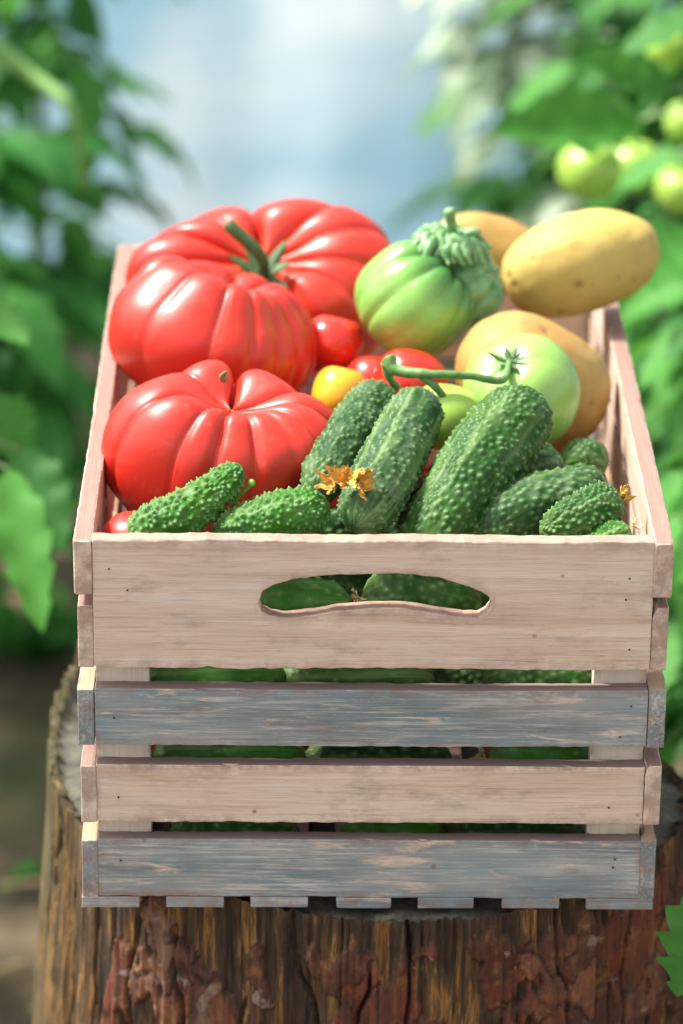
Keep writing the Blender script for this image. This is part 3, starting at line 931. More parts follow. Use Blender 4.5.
# --- the giant ribbed tomato at the back left
def ring_stub(root, pos, axis):
    pass
GA = "large ripe tomatoes"
pA = (-0.0604, 0.3650, 0.2133)
T1 = thing('tomato', 'wide deeply ribbed red tomato with dark green stem at the back left of the crate', 'tomato', pA, GA)
axA = np.array([-0.02, -0.50, 0.86]); axA /= np.linalg.norm(axA)
crA = [(350,.8),(20,.5),(50,.6),(97,1.35),(125,.6),(156,.95),(187,.6),(240,.5),(300,.6),(325,.6)]
V, F, pole, MA, _ = beefsteak(pA, axA, (0.0800, 0.060, 0.0420), crA, seed=4, dimple=0.36, depth=0.42, spin=0, bot=.1, equ=0.30, lump=0.06, bulge=((40, 42, 0.10, 0.22), (150, 25, 0.04, 0.05)))
child(T1, 'body', V, F, TOM['red'], attrs={'pole': pole * 0.9})
calp = np.array((-0.0600, 0.3320, 0.2336))
calyx(T1, calp, axA, 7, 0.023, 0.0036, 0.042, stem_dir=(-0.72, 0.15, 0.70), seed=3, curl=0.10, flat=0.35, stem_r=0.0038, mat=M_CALYXD, stem_mat=M_CALYXD)
pB = (-0.0852, 0.2620, 0.2230)
T1b = thing('tomato', 'broad swollen red tomato before the one with the stem, against the left crate wall', 'tomato', pB, GA)
axB = np.array([0.26, 0.10, 0.95]); axB /= np.linalg.norm(axB)
crB = [(10,.8),(40,.6),(85,.8),(150,.5),(195,.45),(232,.3),(268,.6),(290,.9),(309,.55),(326,.6),(347,.7)]
V, F, pole, _, _ = beefsteak(pB, axB, (0.0580, 0.050, 0.0420), crB, seed=24, dimple=0.40, depth=0.32, spin=0, bot=.2, equ=0.62, lump=0.06, bulge=((225, 48, 0.07, 0.10),))
child(T1b, 'body', V, F, TOM['red'], attrs={'pole': pole * 0.2})

# --- double-lobed tomato front left
pC = (-0.0788, 0.1250, 0.2029)
T2 = thing('tomato', 'big pale-red ribbed tomato leaning on the left front corner behind two small gherkins', 'tomato', pC, GA)
axC = np.array([0.16, -0.10, 0.95]); axC /= np.linalg.norm(axC)
crC = [(25,.5),(88,1.1),(135,.4),(205,.45),(244,.4),(263,1.0),(287,.7),(308,.35),(326,.7),(350,.5)]
V, F, pole, MC, _ = beefsteak(pC, axC, (0.0640, 0.052, 0.0470), crC, seed=9, dimple=0.35, depth=0.36, spin=0, bot=.3, equ=0.65, lump=0.05, bulge=((215, 40, 0.06, 0.10), (330, 30, 0.04, 0.0)))
child(T2, 'body', V, F, TOM['red'], attrs={'pole': pole * 0.2})
sp = (-0.0773, 0.1150, 0.2517)
V, F = tube([sp, np.array(sp) + [-.001, -.004, .003], np.array(sp) + [.001, -.006, .006]], [.0022, .0016, .001], 7, 8); child(T2, 'stem_stub', V, F, M_STUB)

def simple_tomato(name, label, c, axis, r, mat, n=0, depth=0.0, seed=0, flat=0.88, group=None, cat='tomato', dim=0.08):
    o = thing(name, label, cat, c, group)
    V, F, pole, Mx, _ = beefsteak(c, axis, (r, r, r * flat), n if n else 5, seed=seed, dimple=dim, depth=depth, nth=120, nph=70, lump=0.015)
    child(o, 'body', V, F, mat, attrs={'pole': pole})
    return o, np.array(axis, float) / np.linalg.norm(axis)
simple_tomato('tomato', 'round red tomato wedged right of the huge ribbed tomato', (-0.0183, 0.2700, 0.2157), (0.2, .3, .9), 0.0175, TOM['deep'], seed=2, group='small tomatoes')
simple_tomato('tomato', 'small orange-yellow cherry tomato among the red ones', (-0.0153, 0.2150, 0.2052), (0.2, .4, .9), 0.0155, TOM['yellow'], seed=3, group='small tomatoes', flat=1.0)
simple_tomato('tomato', 'dark shaded red tomato next to the yellow cherry tomato', (0.0041, 0.2400, 0.2018), (0.2, .6, .7), 0.0170, TOM['deep'], seed=5, group='small tomatoes')
simple_tomato('tomato', 'bright red tomato under the green truss stem, below the ribbed green tomato', (0.0239, 0.2250, 0.2076), (0.2, .6, .7), 0.0215, TOM['deep'], seed=6, group='small tomatoes')
simple_tomato('tomato', 'yellow-green tomato peeking out between two large cucumbers under the truss stem', (0.0417, 0.1500, 0.2167), (0.2, .2, .9), 0.0210, TOM['paleg'], seed=7, group='green tomatoes')
simple_tomato('tomato', 'red tomato low in the front left crate corner under the big ribbed one', (-0.1204, 0.0500, 0.1847), (0.1, .2, .9), 0.0200, TOM['red'], seed=8, group='small tomatoes')

# --- smooth light green tomato with truss stem
pE = (0.0834, 0.1850, 0.2185)
T5, aE = simple_tomato('tomato', 'smooth shiny light green tomato with curly calyx, in front of the brown potato', pE, (-0.25, -0.45, 0.75), 0.0325, TOM['green'], seed=12, depth=0.05, flat=0.92, n=6, group='green tomatoes')
cE = np.array(pE) + aE * 0.0275
calyx(T5, cE, aE, 6, 0.0115, 0.0014, 0.0, seed=5, curl=0.45, mat=M_CALYXD)
acc = Acc()
S0 = (0.0094, 0.1500, 0.2509); S1 = (0.0137, 0.1460, 0.2456); S2 = (0.0317, 0.1400, 0.2457); S3 = (0.0532, 0.1450, 0.2428); S4 = (0.0709, 0.1530, 0.2376)
V, F = tube([S0, S1, S2, S3, S4, tuple(cE)], [0.0042, 0.0036, 0.0024, 0.0021, 0.0022, 0.0018], 10, 60, rough=0.0003); acc.add(V, F, .5)
V, F = tube([(0.0084, 0.1500, 0.2486), (0.0107, 0.1500, 0.2395), (0.0151, 0.1520, 0.2331)], [0.0032, 0.0024, 0.002], 9, 16, rough=0.0003); acc.add(V, F, .4)
V, F = tube([(0.0264, 0.1420, 0.2449), (0.0350, 0.1390, 0.2382), (0.0439, 0.1420, 0.2256), (0.0496, 0.1460, 0.2149)], [0.0024, 0.0020, 0.0018], 9, 24, rough=0.0002); acc.add(V, F, .6)
o = acc.build('truss_stem', M_STEM, root=T5)

# --- ribbed green tomato with a knobbly dark shoulder
pD = (0.0274, 0.2750, 0.2395)
T6 = thing('tomato', 'pale green deeply ribbed tomato with dark knobbly shoulder and upright stem', 'tomato', pD, 'green tomatoes')
axD = np.array([0.62, -0.05, 0.60]); axD /= np.linalg.norm(axD)
V, F, pole, MD, _ = beefsteak(pD, axD, (0.0345, 0.0335, 0.0335), 11, seed=15, dimple=0.2, depth=0.26, nth=240, nph=110, lump=0.03, equ=.5, bot=.3)
rel = ((V - np.array(pD)) @ axD) / 0.034
child(T6, 'body', V, F, TOM['ribgreen'], attrs={'pole': np.clip((rel - 0.35) / 0.5, 0, 1) * 0.9})
acc = Acc()
pD2 = (0.0550, 0.2850, 0.2434)
V, F, pole, _, _ = beefsteak(pD2, (0.7, -.1, .5), (0.0225, 0.0225, 0.024), 9, seed=16, dimple=0.2, depth=0.30, nth=140, nph=60, lump=0.05, equ=.6, bot=.4)
acc.add(V, F, 0.3)
rg = random.Random(4)
top = np.array((0.0470, 0.2800, 0.2643))
for i in range(64):
    a = rg.uniform(0, 6.28)
    ln = rg.uniform(.008, .021)
    dv = np.array([math.cos(a), math.sin(a) * .85, 0])
    sd = np.array([-math.sin(a), math.cos(a), 0])
    st = top + dv * rg.uniform(.001, .008) + np.array([-.002, 0, .010 + rg.uniform(-.002, .003)])
    w1, w2 = rg.uniform(-.0045, .0045), rg.uniform(-.0045, .0045)
    pts = [st, st + dv * ln * .35 + sd * w1 + np.array([0, 0, .002]), st + dv * ln * .7 + sd * w2 - np.array([0, 0, .003]), st + dv * ln + sd * (w1 + w2) * .5 - np.array([0, 0, .010 * ln / .02])]
    V, F = tube(pts, [.0016, .0026, .0029, .0024, .0012], 9, 20, rough=0.0010, seed=i)
    acc.add(V, F, rg.random())
acc.build('knobbly_shoulder', M_KNOB, root=T6)
V, F = tube([(0.0498, 0.2780, 0.2614), (0.0482, 0.2750, 0.2767), (0.0455, 0.2720, 0.2942)], [0.0036, 0.0030, 0.0028, 0.0034], 10, 20, rough=0.0006); child(T6, 'stem', V, F, M_KNOB)

# --- potatoes
def potato(label, c, axis, radii, mat, seed, group='potatoes'):
    o = thing('potato', label, 'potato', c, group)
    nth, nph = 160, 100
    TH, PH = np.meshgrid(np.linspace(0, 2 * np.pi, nth, endpoint=False), np.linspace(0.003, np.pi - 0.003, nph))
    D = np.stack([np.sin(PH) * np.cos(TH), np.sin(PH) * np.sin(TH), np.cos(PH)], -1)
    g = 1 + 0.07 * vnoise(D * 1.3 + 5, seed) + 0.012 * vnoise(D * 4, seed + 1)
    rg = random.Random(seed)
    eye = np.zeros(TH.shape)
    for i in range(13):
        e = np.array([rg.gauss(0, 1) for _ in range(3)]); e /= np.linalg.norm(e)
        dd = np.linalg.norm((D - e) * np.array([1, 1, 1.6]), axis=-1)
        eye = np.maximum(eye, np.exp(-(dd / (0.035 + 0.05 * rg.random())) ** 2)); g -= 0.022 * np.exp(-(dd / 0.08) ** 2)
    Db = D.copy(); Db[..., 2] = np.sign(D[..., 2]) * np.abs(D[..., 2]) ** 0.9
    q_ = np.sqrt(D[..., 0] ** 2 + D[..., 1] ** 2); k_ = (q_ ** 0.80) / (q_ + 1e-6); Db[..., 0] *= k_; Db[..., 1] *= k_
    V = Db * g[..., None] * np.array(radii)
    V = V.reshape(-1, 3)
    ax = Vector(axis).normalized()
    Mx = np.array(ax.to_track_quat('Z', 'Y').to_matrix())
    F = [tuple(f) for f in grid_faces(nth, nph)[:, ::-1]]
    F.append(tuple(range(nth))); F.append(tuple((nph - 1) * nth + i for i in reversed(range(nth))))
    child(o, 'skin', V @ Mx.T + np.array(c), F, mat, attrs={'eye': eye.ravel() * .8})
    return o
potato('big oval yellow potato lying on top against the right rim', (0.1231, 0.3300, 0.2435), (0.93, 0.10, 0.27), (0.0285, 0.0285, 0.0462), M_POT, 2)
potato('yellow potato at the back, half hidden behind the topmost potato', (0.0730, 0.3850, 0.2299), (0.9, 0.2, -0.25), (0.0230, 0.024, 0.034), M_POTB, 3)
potato('large brownish potato standing behind the smooth green tomato', (0.0926, 0.2350, 0.2060), (0.75, 0.2, -0.50), (0.0365, 0.036, 0.0435), M_POTB, 7)

# --- cucumbers
def cucumber(label, P, rad, mat, seed=0, prof=(0.30, 0.75, 0.95, 1.0, 1.0, 0.93, 0.70, 0.28), warts=420, wh=0.0011, ws=0.0017, spine=1.0, nu=150, nv=230, group='gherkin cucumbers', flower=None, stem=None, hidden=False, grooves=0.012):
    rg = np.random.RandomState(seed)
    C = catmull(P, nv)
    c0 = np.array(P[len(P) // 2])
    o = thing('cucumber', label, 'cucumber', tuple(c0), group)
    if hidden:
        nu, nv, warts = 96, 150, (240 if warts > 100 else 70)
        C = catmull(P, nv)
    L = np.sum(np.linalg.norm(np.diff(C, axis=0), axis=1))
    T, A, B = frames(C)
    # rounded end caps: reparametrise so that the rings crowd at the ends
    tt = (1 - np.cos(np.linspace(0, np.pi, nv))) / 2
    tt = 0.55 * tt + 0.45 * np.linspace(0, 1, nv)
    s_old = np.linspace(0, 1, nv)
    C = np.stack([np.interp(tt, s_old, C[:, k]) for k in range(3)], -1)
    T, A, B = frames(C)
    pr_ = np.interp(tt, np.linspace(0, 1, len(prof)), prof)
    for _ in range(14):
        pr_[1:-1] = (pr_[:-2] + 2 * pr_[1:-1] + pr_[2:]) / 4
    capl = rad * 0.9 / L
    cap = np.sqrt(np.clip(1 - (1 - np.clip(tt / capl, 0, 1)) ** 2, 0, 1)) * np.sqrt(np.clip(1 - (1 - np.clip((1 - tt) / capl, 0, 1)) ** 2, 0, 1))
    r = rad * pr_ / max(pr_.max(), 1e-6) * np.maximum(cap, 0.02)
    th = np.linspace(0, 2 * np.pi, nu, endpoint=False)
    TH, TT = np.meshgrid(th, tt)
    S = TT * L
    # warts
    ws_s, ws_t, ws_k = [], [], []
    tries = 0
    while len(ws_s) < warts and tries < warts * 14:
        tries += 1
        s_, t_ = rg.uniform(0.02, 0.98) * L, rg.uniform(0, 2 * np.pi)
        if ws_s:
            dS = np.array(ws_s) - s_
            dT = (np.array(ws_t) - t_ + np.pi) % (2 * np.pi) - np.pi
            if np.min(dS ** 2 + (dT * rad) ** 2) < (ws * 1.95) ** 2: continue
        ws_s.append(s_); ws_t.append(t_); ws_k.append(rg.uniform(.3, 1.2))
    for _ in range(warts // 2):      # smaller pimples between the warts
        ws_s.append(rg.uniform(0.02, 0.98) * L); ws_t.append(rg.uniform(0, 2 * np.pi)); ws_k.append(rg.uniform(.1, .3))
    W = np.zeros(TH.shape); SPN = np.zeros(TH.shape)
    rr = r[:, None] + 0 * TH
    for s_, t_, k_ in zip(ws_s, ws_t, ws_k):
        i0 = np.searchsorted(tt * L, s_ - 3.2 * ws); i1 = np.searchsorted(tt * L, s_ + 3.2 * ws)
        sl = slice(max(0, i0), i1 + 1)
        dS = S[sl] - s_
        dT = (TH[sl] - t_ + np.pi) % (2 * np.pi) - np.pi
        d = np.sqrt((dS * 0.85) ** 2 + (dT * np.maximum(rr[sl], rad * .25)) ** 2)
        W[sl] = np.maximum(W[sl], k_ * np.exp(-(d / (ws * (0.6 + 0.5 * k_))) ** 2 * 1.1))
        SPN[sl] = np.maximum(SPN[sl], np.exp(-(d / (ws * 0.24)) ** 2) * (1 if k_ > .85 else .3 if k_ > .3 else 0))
    Q = np.stack([np.cos(TH) * rr * 160, np.sin(TH) * rr * 160, S * 110], -1)
    lump = vnoise(Q, seed + 1)
    disp = 1.45 * wh * W + 0.0005 * SPN * spine + 0.0005 * lump + grooves * rad * np.cos(TH * 9 + 0.5 * lump)
    disp += 0.03 * rad * vnoise(np.stack([np.cos(TH), np.sin(TH), S * 25], -1), seed + 4)
    rr = np.maximum(rr + disp * np.clip(rr / (rad * .4), 0, 1), 1e-5)
    V = C[:, None] + rr[..., None] * (np.cos(TH)[..., None] * A[:, None] + np.sin(TH)[..., None] * B[:, None])
    streak = np.clip(0.35 * np.exp(-TT / 0.10) * (0.6 + 0.8 * lump) + 0.55 * np.clip(fbm(np.stack([np.cos(TH) * 5, np.sin(TH) * 5, S * 22], -1), seed + 8) - .05, 0, 1), 0, 1)
    F = [tuple(f) for f in grid_faces(nu, nv)]
    F.append(tuple(reversed(range(nu)))); F.append(tuple((nv - 1) * nu + i for i in range(nu)))
    child(o, 'body', V.reshape(-1, 3), F, mat, attrs={'wart': W.ravel() ** 1.5, 'spine': (SPN.ravel() ** 2) * spine, 'streak': streak.ravel()})
    if flower:      # dried blossom on the end (index 0 end)
        n_, ln, m_ = flower
        blossom(o, C[0] - T[0] * 0.001, -T[0], n_, ln, m_, seed)
    if stem:
        V, F = tube([C[-1] - T[-1] * .002, C[-1] + T[-1] * stem[0] * .5 + np.array([0, 0, .001]), C[-1] + np.array(stem[1])], [0.0026, 0.0018, 0.0016, .0022], 9, 16, rough=0.0002)
        child(o, 'stem', V, F, M_STEM)
    return o

def blossom(root, pos, d, n, length, mat, seed):
    rg = random.Random(seed)
    d = np.array(d, float); d /= np.linalg.norm(d)
    a = np.cross(d, [0.2, 0.3, 1]); a /= np.linalg.norm(a); b = np.cross(d, a)
    acc = Acc()
    for i in range(n):
        g = 2 * math.pi * (i + rg.uniform(-.3, .3)) / n
        dv = d * rg.uniform(.5, 1.2) + 0.9 * (math.cos(g) * a + math.sin(g) * b)
        dv /= np.linalg.norm(dv)
        side = np.cross(dv, d); side /= np.linalg.norm(side) + 1e-9
        nn, mm = 12, 7
        ln = length * rg.uniform(.7, 1.25)
        V, F = [], []
        cu = rg.uniform(-1.2, 1.4)
        for p in range(nn):
            tq = p / (nn - 1)
            c = pos + dv * ln * tq + d * ln * cu * tq * tq * .4
            w = ln * rg.uniform(.14, .34) * math.sin(math.pi * (0.1 + 0.85 * tq)) ** .7
            for q in range(mm):
                uq = (q / (mm - 1) - .5) * 2
                V.append(c + side * w * uq * .7 + d * w * 0.35 * math.sin(q * 2.6 + p * .7 + seed) )
        V = np.array(V)
        V += 0.0013 * np.stack([vnoise(V * 500, k) for k in (1, 2, 3)], -1)
        for p in range(nn - 1):
            for q in range(mm - 1):
                F.append((p * mm + q, p * mm + q + 1, (p + 1) * mm + q + 1, (p + 1) * mm + q))
        acc.add(V, F, rg.random())
    acc.build('dried_blossom', mat, root=root)

fat = (0.62, 0.86, 0.97, 1.0, 1.0, 0.98, 0.93, 0.78)
cucumber('largest dark green cucumber, leaning from the front board up to the right', [(0.0193, 0.0300, 0.1814), (0.0434, 0.0600, 0.2066), (0.0644, 0.0900, 0.2253), (0.0866, 0.1200, 0.2407)], 0.0212, CUKE['mid'], 21, prof=(0.55, 0.8, 0.93, 1.0, 1.0, 0.98, 0.90, 0.70), warts=900, ws=0.0013, wh=0.0009, nu=190, nv=280)
cucumber('plump bloomy cucumber with a dried orange blossom, centre of the crate', [(-0.0097, 0.0220, 0.2074), (0.0039, 0.0520, 0.2175), (0.0159, 0.0900, 0.2278), (0.0282, 0.1250, 0.2378)], 0.0165, CUKE['bloom'], 22, prof=(0.6, 0.86, 0.97, 1.0, 1.0, .97, .92, .75), warts=700, ws=0.0012, wh=0.0008)
cucumber('pale bloomy cucumber lying left of the one with the orange blossom', [(-0.0309, 0.0650, 0.2063), (-0.0163, 0.1000, 0.2168), (-0.0044, 0.1300, 0.2231), (0.0077, 0.1550, 0.2296)], 0.0145, CUKE['bloom'], 23, prof=fat, warts=600, ws=0.0012, wh=0.0008)
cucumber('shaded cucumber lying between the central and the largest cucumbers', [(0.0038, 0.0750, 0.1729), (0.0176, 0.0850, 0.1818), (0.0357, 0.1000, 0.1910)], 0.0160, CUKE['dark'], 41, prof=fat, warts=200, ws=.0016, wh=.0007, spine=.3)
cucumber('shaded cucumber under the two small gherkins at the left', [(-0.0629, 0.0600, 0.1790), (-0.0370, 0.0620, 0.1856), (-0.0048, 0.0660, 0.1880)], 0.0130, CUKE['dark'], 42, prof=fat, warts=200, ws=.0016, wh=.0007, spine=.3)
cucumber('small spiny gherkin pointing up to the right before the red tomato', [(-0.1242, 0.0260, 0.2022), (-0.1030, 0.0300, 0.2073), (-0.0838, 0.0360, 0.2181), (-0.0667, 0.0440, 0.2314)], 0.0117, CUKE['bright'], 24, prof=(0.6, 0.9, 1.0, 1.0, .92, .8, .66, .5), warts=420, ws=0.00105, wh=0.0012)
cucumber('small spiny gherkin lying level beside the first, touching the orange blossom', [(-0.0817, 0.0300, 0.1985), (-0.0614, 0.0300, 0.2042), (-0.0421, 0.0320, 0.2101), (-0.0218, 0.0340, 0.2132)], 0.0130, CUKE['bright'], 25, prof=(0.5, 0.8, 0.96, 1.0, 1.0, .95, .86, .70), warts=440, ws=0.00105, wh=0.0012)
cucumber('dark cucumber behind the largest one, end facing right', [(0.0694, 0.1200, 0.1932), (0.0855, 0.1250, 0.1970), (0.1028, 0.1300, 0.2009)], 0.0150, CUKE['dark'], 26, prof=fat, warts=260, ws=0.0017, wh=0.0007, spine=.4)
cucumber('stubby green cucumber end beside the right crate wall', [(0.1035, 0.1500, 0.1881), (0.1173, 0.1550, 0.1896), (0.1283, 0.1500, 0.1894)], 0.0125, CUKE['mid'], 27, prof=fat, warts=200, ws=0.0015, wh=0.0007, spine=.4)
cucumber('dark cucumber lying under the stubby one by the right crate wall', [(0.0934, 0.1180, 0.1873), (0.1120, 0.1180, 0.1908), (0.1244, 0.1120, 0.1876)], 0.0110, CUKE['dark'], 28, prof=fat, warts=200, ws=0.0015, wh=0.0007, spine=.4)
cucumber('grey-green cucumber lying right of the largest one, near the front board', [(0.0495, 0.0480, 0.1894), (0.0724, 0.0580, 0.1987), (0.0956, 0.0680, 0.2025), (0.1193, 0.0780, 0.1995)], 0.0165, CUKE['bloom'], 29, prof=fat, warts=420, ws=0.00155, wh=0.0009)
cucumber('spiny gherkin with orange dried blossom at the right front corner', [(0.1266, 0.0460, 0.2141), (0.1150, 0.0400, 0.2110), (0.1005, 0.0340, 0.2068), (0.0852, 0.0300, 0.1996)], 0.0118, CUKE['mid'], 30, prof=(.62, .9, 1, 1, .95, .85, .7, .5), warts=360, ws=0.00105, wh=0.0011, flower=(12, 0.0065, M_DRY))
cucumber('gherkin tip with yellow withered flower, lowest at the right front corner', [(0.1304, 0.0260, 0.2060), (0.1185, 0.0260, 0.1982), (0.1005, 0.0260, 0.1903)], 0.0095, CUKE['bright'], 31, prof=(.5, .85, 1, 1, .9, .7, .5), warts=200, ws=0.0011, wh=0.0010, flower=(5, 0.005, M_DRYPALE))
o = thing('blossom', 'crumpled dried orange blossom lying on the central cucumber', 'dried blossom', (-0.0129, 0.0300, 0.2276))
blossom(o, np.array((-0.0134, 0.0300, 0.2281)), (-0.2, -0.5, 0.6), 11, 0.0110, M_DRY, 5)
blossom(o, np.array((-0.0078, 0.0280, 0.2295)), (0.8, -0.5, 0.2), 9, 0.0100, M_DRY, 8)
blossom(o, np.array((-0.0189, 0.0290, 0.2280)), (-0.8, -0.4, 0.3), 8, 0.0080, M_DRY, 9)
# gherkin stalk behind the first gherkin
o = thing('stalk', 'thin curled light green stalk poking up between the two small gherkins', 'stalk', (-0.0647, 0.0450, 0.2144))
V, F = tube([(-0.0718, 0.0450, 0.2094), (-0.0677, 0.0440, 0.2159), (-0.0636, 0.0420, 0.2207), (-0.0615, 0.0400, 0.2242)], [0.0013, 0.0013, 0.0012, 0.002], 9, 16); child(o, 'shoot', V, F, m_plain('pale_green_shoot', (0.18, 0.35, 0.05), (0.3, 0.5, 0.1), 100))

# cucumbers lying level behind the front boards, seen through the hand hole and the gaps
G2 = 'cucumbers stacked behind the front slats'
low = [
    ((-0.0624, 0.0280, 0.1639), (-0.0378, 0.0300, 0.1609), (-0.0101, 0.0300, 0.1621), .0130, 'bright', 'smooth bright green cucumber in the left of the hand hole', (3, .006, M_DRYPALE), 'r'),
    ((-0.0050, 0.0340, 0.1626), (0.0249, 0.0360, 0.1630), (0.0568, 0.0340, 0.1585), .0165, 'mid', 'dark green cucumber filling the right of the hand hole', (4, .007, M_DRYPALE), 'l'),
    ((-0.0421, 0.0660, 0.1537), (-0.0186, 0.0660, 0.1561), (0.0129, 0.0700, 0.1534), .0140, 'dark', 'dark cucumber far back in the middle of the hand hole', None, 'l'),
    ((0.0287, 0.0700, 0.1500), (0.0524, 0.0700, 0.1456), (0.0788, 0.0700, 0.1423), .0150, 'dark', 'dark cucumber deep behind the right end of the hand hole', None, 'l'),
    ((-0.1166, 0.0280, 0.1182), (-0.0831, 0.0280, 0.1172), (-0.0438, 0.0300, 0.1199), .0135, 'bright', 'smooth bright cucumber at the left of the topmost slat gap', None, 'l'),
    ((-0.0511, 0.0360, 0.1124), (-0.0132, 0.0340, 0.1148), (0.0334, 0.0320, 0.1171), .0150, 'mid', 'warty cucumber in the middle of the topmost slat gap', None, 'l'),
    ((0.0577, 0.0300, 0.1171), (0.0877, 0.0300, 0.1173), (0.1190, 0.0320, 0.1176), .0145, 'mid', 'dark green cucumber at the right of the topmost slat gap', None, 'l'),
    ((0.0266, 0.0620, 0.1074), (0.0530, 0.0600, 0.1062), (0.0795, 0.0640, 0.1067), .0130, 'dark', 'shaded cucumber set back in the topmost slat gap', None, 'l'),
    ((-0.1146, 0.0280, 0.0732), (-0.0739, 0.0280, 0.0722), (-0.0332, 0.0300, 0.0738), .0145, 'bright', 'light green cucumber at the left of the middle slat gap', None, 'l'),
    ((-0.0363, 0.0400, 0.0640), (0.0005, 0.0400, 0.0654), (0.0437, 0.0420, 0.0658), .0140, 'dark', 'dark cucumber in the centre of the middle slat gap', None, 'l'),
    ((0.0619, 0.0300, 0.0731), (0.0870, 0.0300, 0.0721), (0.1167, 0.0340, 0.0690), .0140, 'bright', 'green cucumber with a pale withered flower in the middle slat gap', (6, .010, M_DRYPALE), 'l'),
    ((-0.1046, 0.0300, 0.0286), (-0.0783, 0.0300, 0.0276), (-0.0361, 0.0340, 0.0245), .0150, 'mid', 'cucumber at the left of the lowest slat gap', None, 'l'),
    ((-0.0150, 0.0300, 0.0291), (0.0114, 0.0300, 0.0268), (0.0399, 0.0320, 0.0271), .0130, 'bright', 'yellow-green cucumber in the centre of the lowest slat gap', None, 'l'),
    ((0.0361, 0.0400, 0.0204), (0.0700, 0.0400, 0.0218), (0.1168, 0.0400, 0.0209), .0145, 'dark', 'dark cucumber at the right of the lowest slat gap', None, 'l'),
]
for i, (a, b_, c, r_, mk, lab, fl_, side) in enumerate(low):
    P = [a, b_, c] if side == 'l' else [c, b_, a]
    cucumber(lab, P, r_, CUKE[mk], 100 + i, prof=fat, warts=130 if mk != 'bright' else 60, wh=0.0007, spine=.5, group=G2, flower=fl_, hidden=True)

# ---- filler vegetables added to block light and darken the gaps (glimpsed between the side slats)
def ball_mesh(name, r, mat, creases, seed):
    V, F, pole, _, _ = beefsteak((0, 0, 0), (0, 0, 1), (r, r, r * .9), creases, seed=seed, dimple=.2, depth=.15 if creases > 5 else 0.0, nth=90, nph=50)
    return make_mesh(name, V, F, mat, attrs={'pole': pole, 'eye': pole * 0})
fill_red = ball_mesh('tomato', 0.044, TOM['red'], 9, 31)  # filler mesh, added to block light
fill_pot = ball_mesh('potato', 0.042, M_POTB, 5, 33)  # filler mesh, added to block light
for k, (fx, fy, fz) in enumerate([(x, y, z) for z in (0.050, 0.132) for y in (0.140, 0.245, 0.350, 0.412) for x in (-0.093, 0.0, 0.093)]):
    if (fy > .3 and fz > .1) or (fy < .2 and fz > .1 and abs(fx) < .05): continue
    isp = fx > 0.05
    o = link(bpy.data.objects.new('potato' if isp else 'tomato', fill_pot if isp else fill_red))  # added filler, blocks light in the slat gaps
    o.location = (fx, fy, fz); o.rotation_euler = (k * .7, k * 1.1, k * 2.3)
    where = 'in the %s layer %s, %s' % ('bottom' if fz < .1 else 'second', 'by the left side slats' if fx < -.05 else 'in the middle' if fx < .05 else 'by the right side slats',
        {0.140: 'nearest the front', 0.245: 'second from the front', 0.350: 'third from the front', 0.412: 'at the back'}[fy])
    if isp: tag(o, 'brown filler potato added to block light ' + where, 'potato', 'filler potatoes blocking light in the crate')
    else: tag(o, 'red filler tomato added to block light ' + where, 'tomato', 'filler tomatoes blocking light in the crate')

# ================================================================ PLANTS
def leaflet(acc, base, d, up_, length, width, rg, serr=0.22, n=14, droop=0.35, fold=0.25, lob=4):
    d = d / np.linalg.norm(d)
    u = up_ - d * (up_ @ d)
    u /= np.linalg.norm(u) + 1e-9
    s = np.cross(d, u)
    t_ = np.linspace(0, 1, n)
    tint = rg.random()
    C = base[None] + length * (t_[:, None] * d - (droop * t_ ** 2)[:, None] * u)
    w = width * (np.sin(np.pi * t_ ** 0.75)) ** 0.75
    saw = ((t_ * lob) % 1.0)
    w = w * (1 - serr * saw) + 1e-4
    V, F = [], []
    ph = rg.uniform(0, 6)
    for i in range(n):
        for q in (-1, -.5, 0, .5, 1):
            wav = 0.12 * math.sin(t_[i] * 22 + q * 2 + ph) * abs(q)
            V.append(C[i] + s * w[i] * q + u * w[i] * (fold * abs(q) + wav) + d * (0.12 * w[i] * (abs(q) == 1) * (1 if serr else 0)))
    for i in range(n - 1):
        for j in range(4):
            F.append((i * 5 + j, i * 5 + j + 1, (i + 1) * 5 + j + 1, (i + 1) * 5 + j))
    acc.add(V, F, tint)

def compound_leaf(lacc, sacc, base, d, length, rg, size=0.07, pairs=3, droop=0.6, stem_r=0.0018, n=14):
    d = np.array(d, float); d /= np.linalg.norm(d)
    t_ = np.linspace(0, 1, 8)
    g = np.array([0, 0, -1.0])
    C = np.array(base)[None] + length * (t_[:, None] * d + (droop * t_ ** 2)[:, None] * g * 0.6)
    V, F = tube(list(C), [stem_r, stem_r * .5], 5, 8)
    sacc.add(V, F, rg.random())
    for k in range(pairs):
        f = 0.35 + 0.5 * k / max(pairs - 1, 1)
        p = np.array([np.interp(f, t_, C[:, j]) for j in range(3)])
        tg = C[-1] - C[0]; tg /= np.linalg.norm(tg)
        s = np.cross(tg, [0, 0, 1.0]); s /= np.linalg.norm(s) + 1e-9
        for sg in (-1, 1):
            dv = tg * 0.6 + s * sg + np.array([rg.uniform(-.2, .2), rg.uniform(-.2, .2), rg.uniform(-.5, .15)])
            leaflet(lacc, p, dv, np.array([rg.uniform(-.3, .3), rg.uniform(-.3, .3), 1.0]), size * rg.uniform(.7, 1.1), size * 0.27, rg, n=n)
    leaflet(lacc, C[-1], C[-1] - C[-3], np.array([rg.uniform(-.3, .3), rg.uniform(-.3, .3), 1.0]), size * rg.uniform(1.1, 1.4), size * 0.34, rg, n=n)

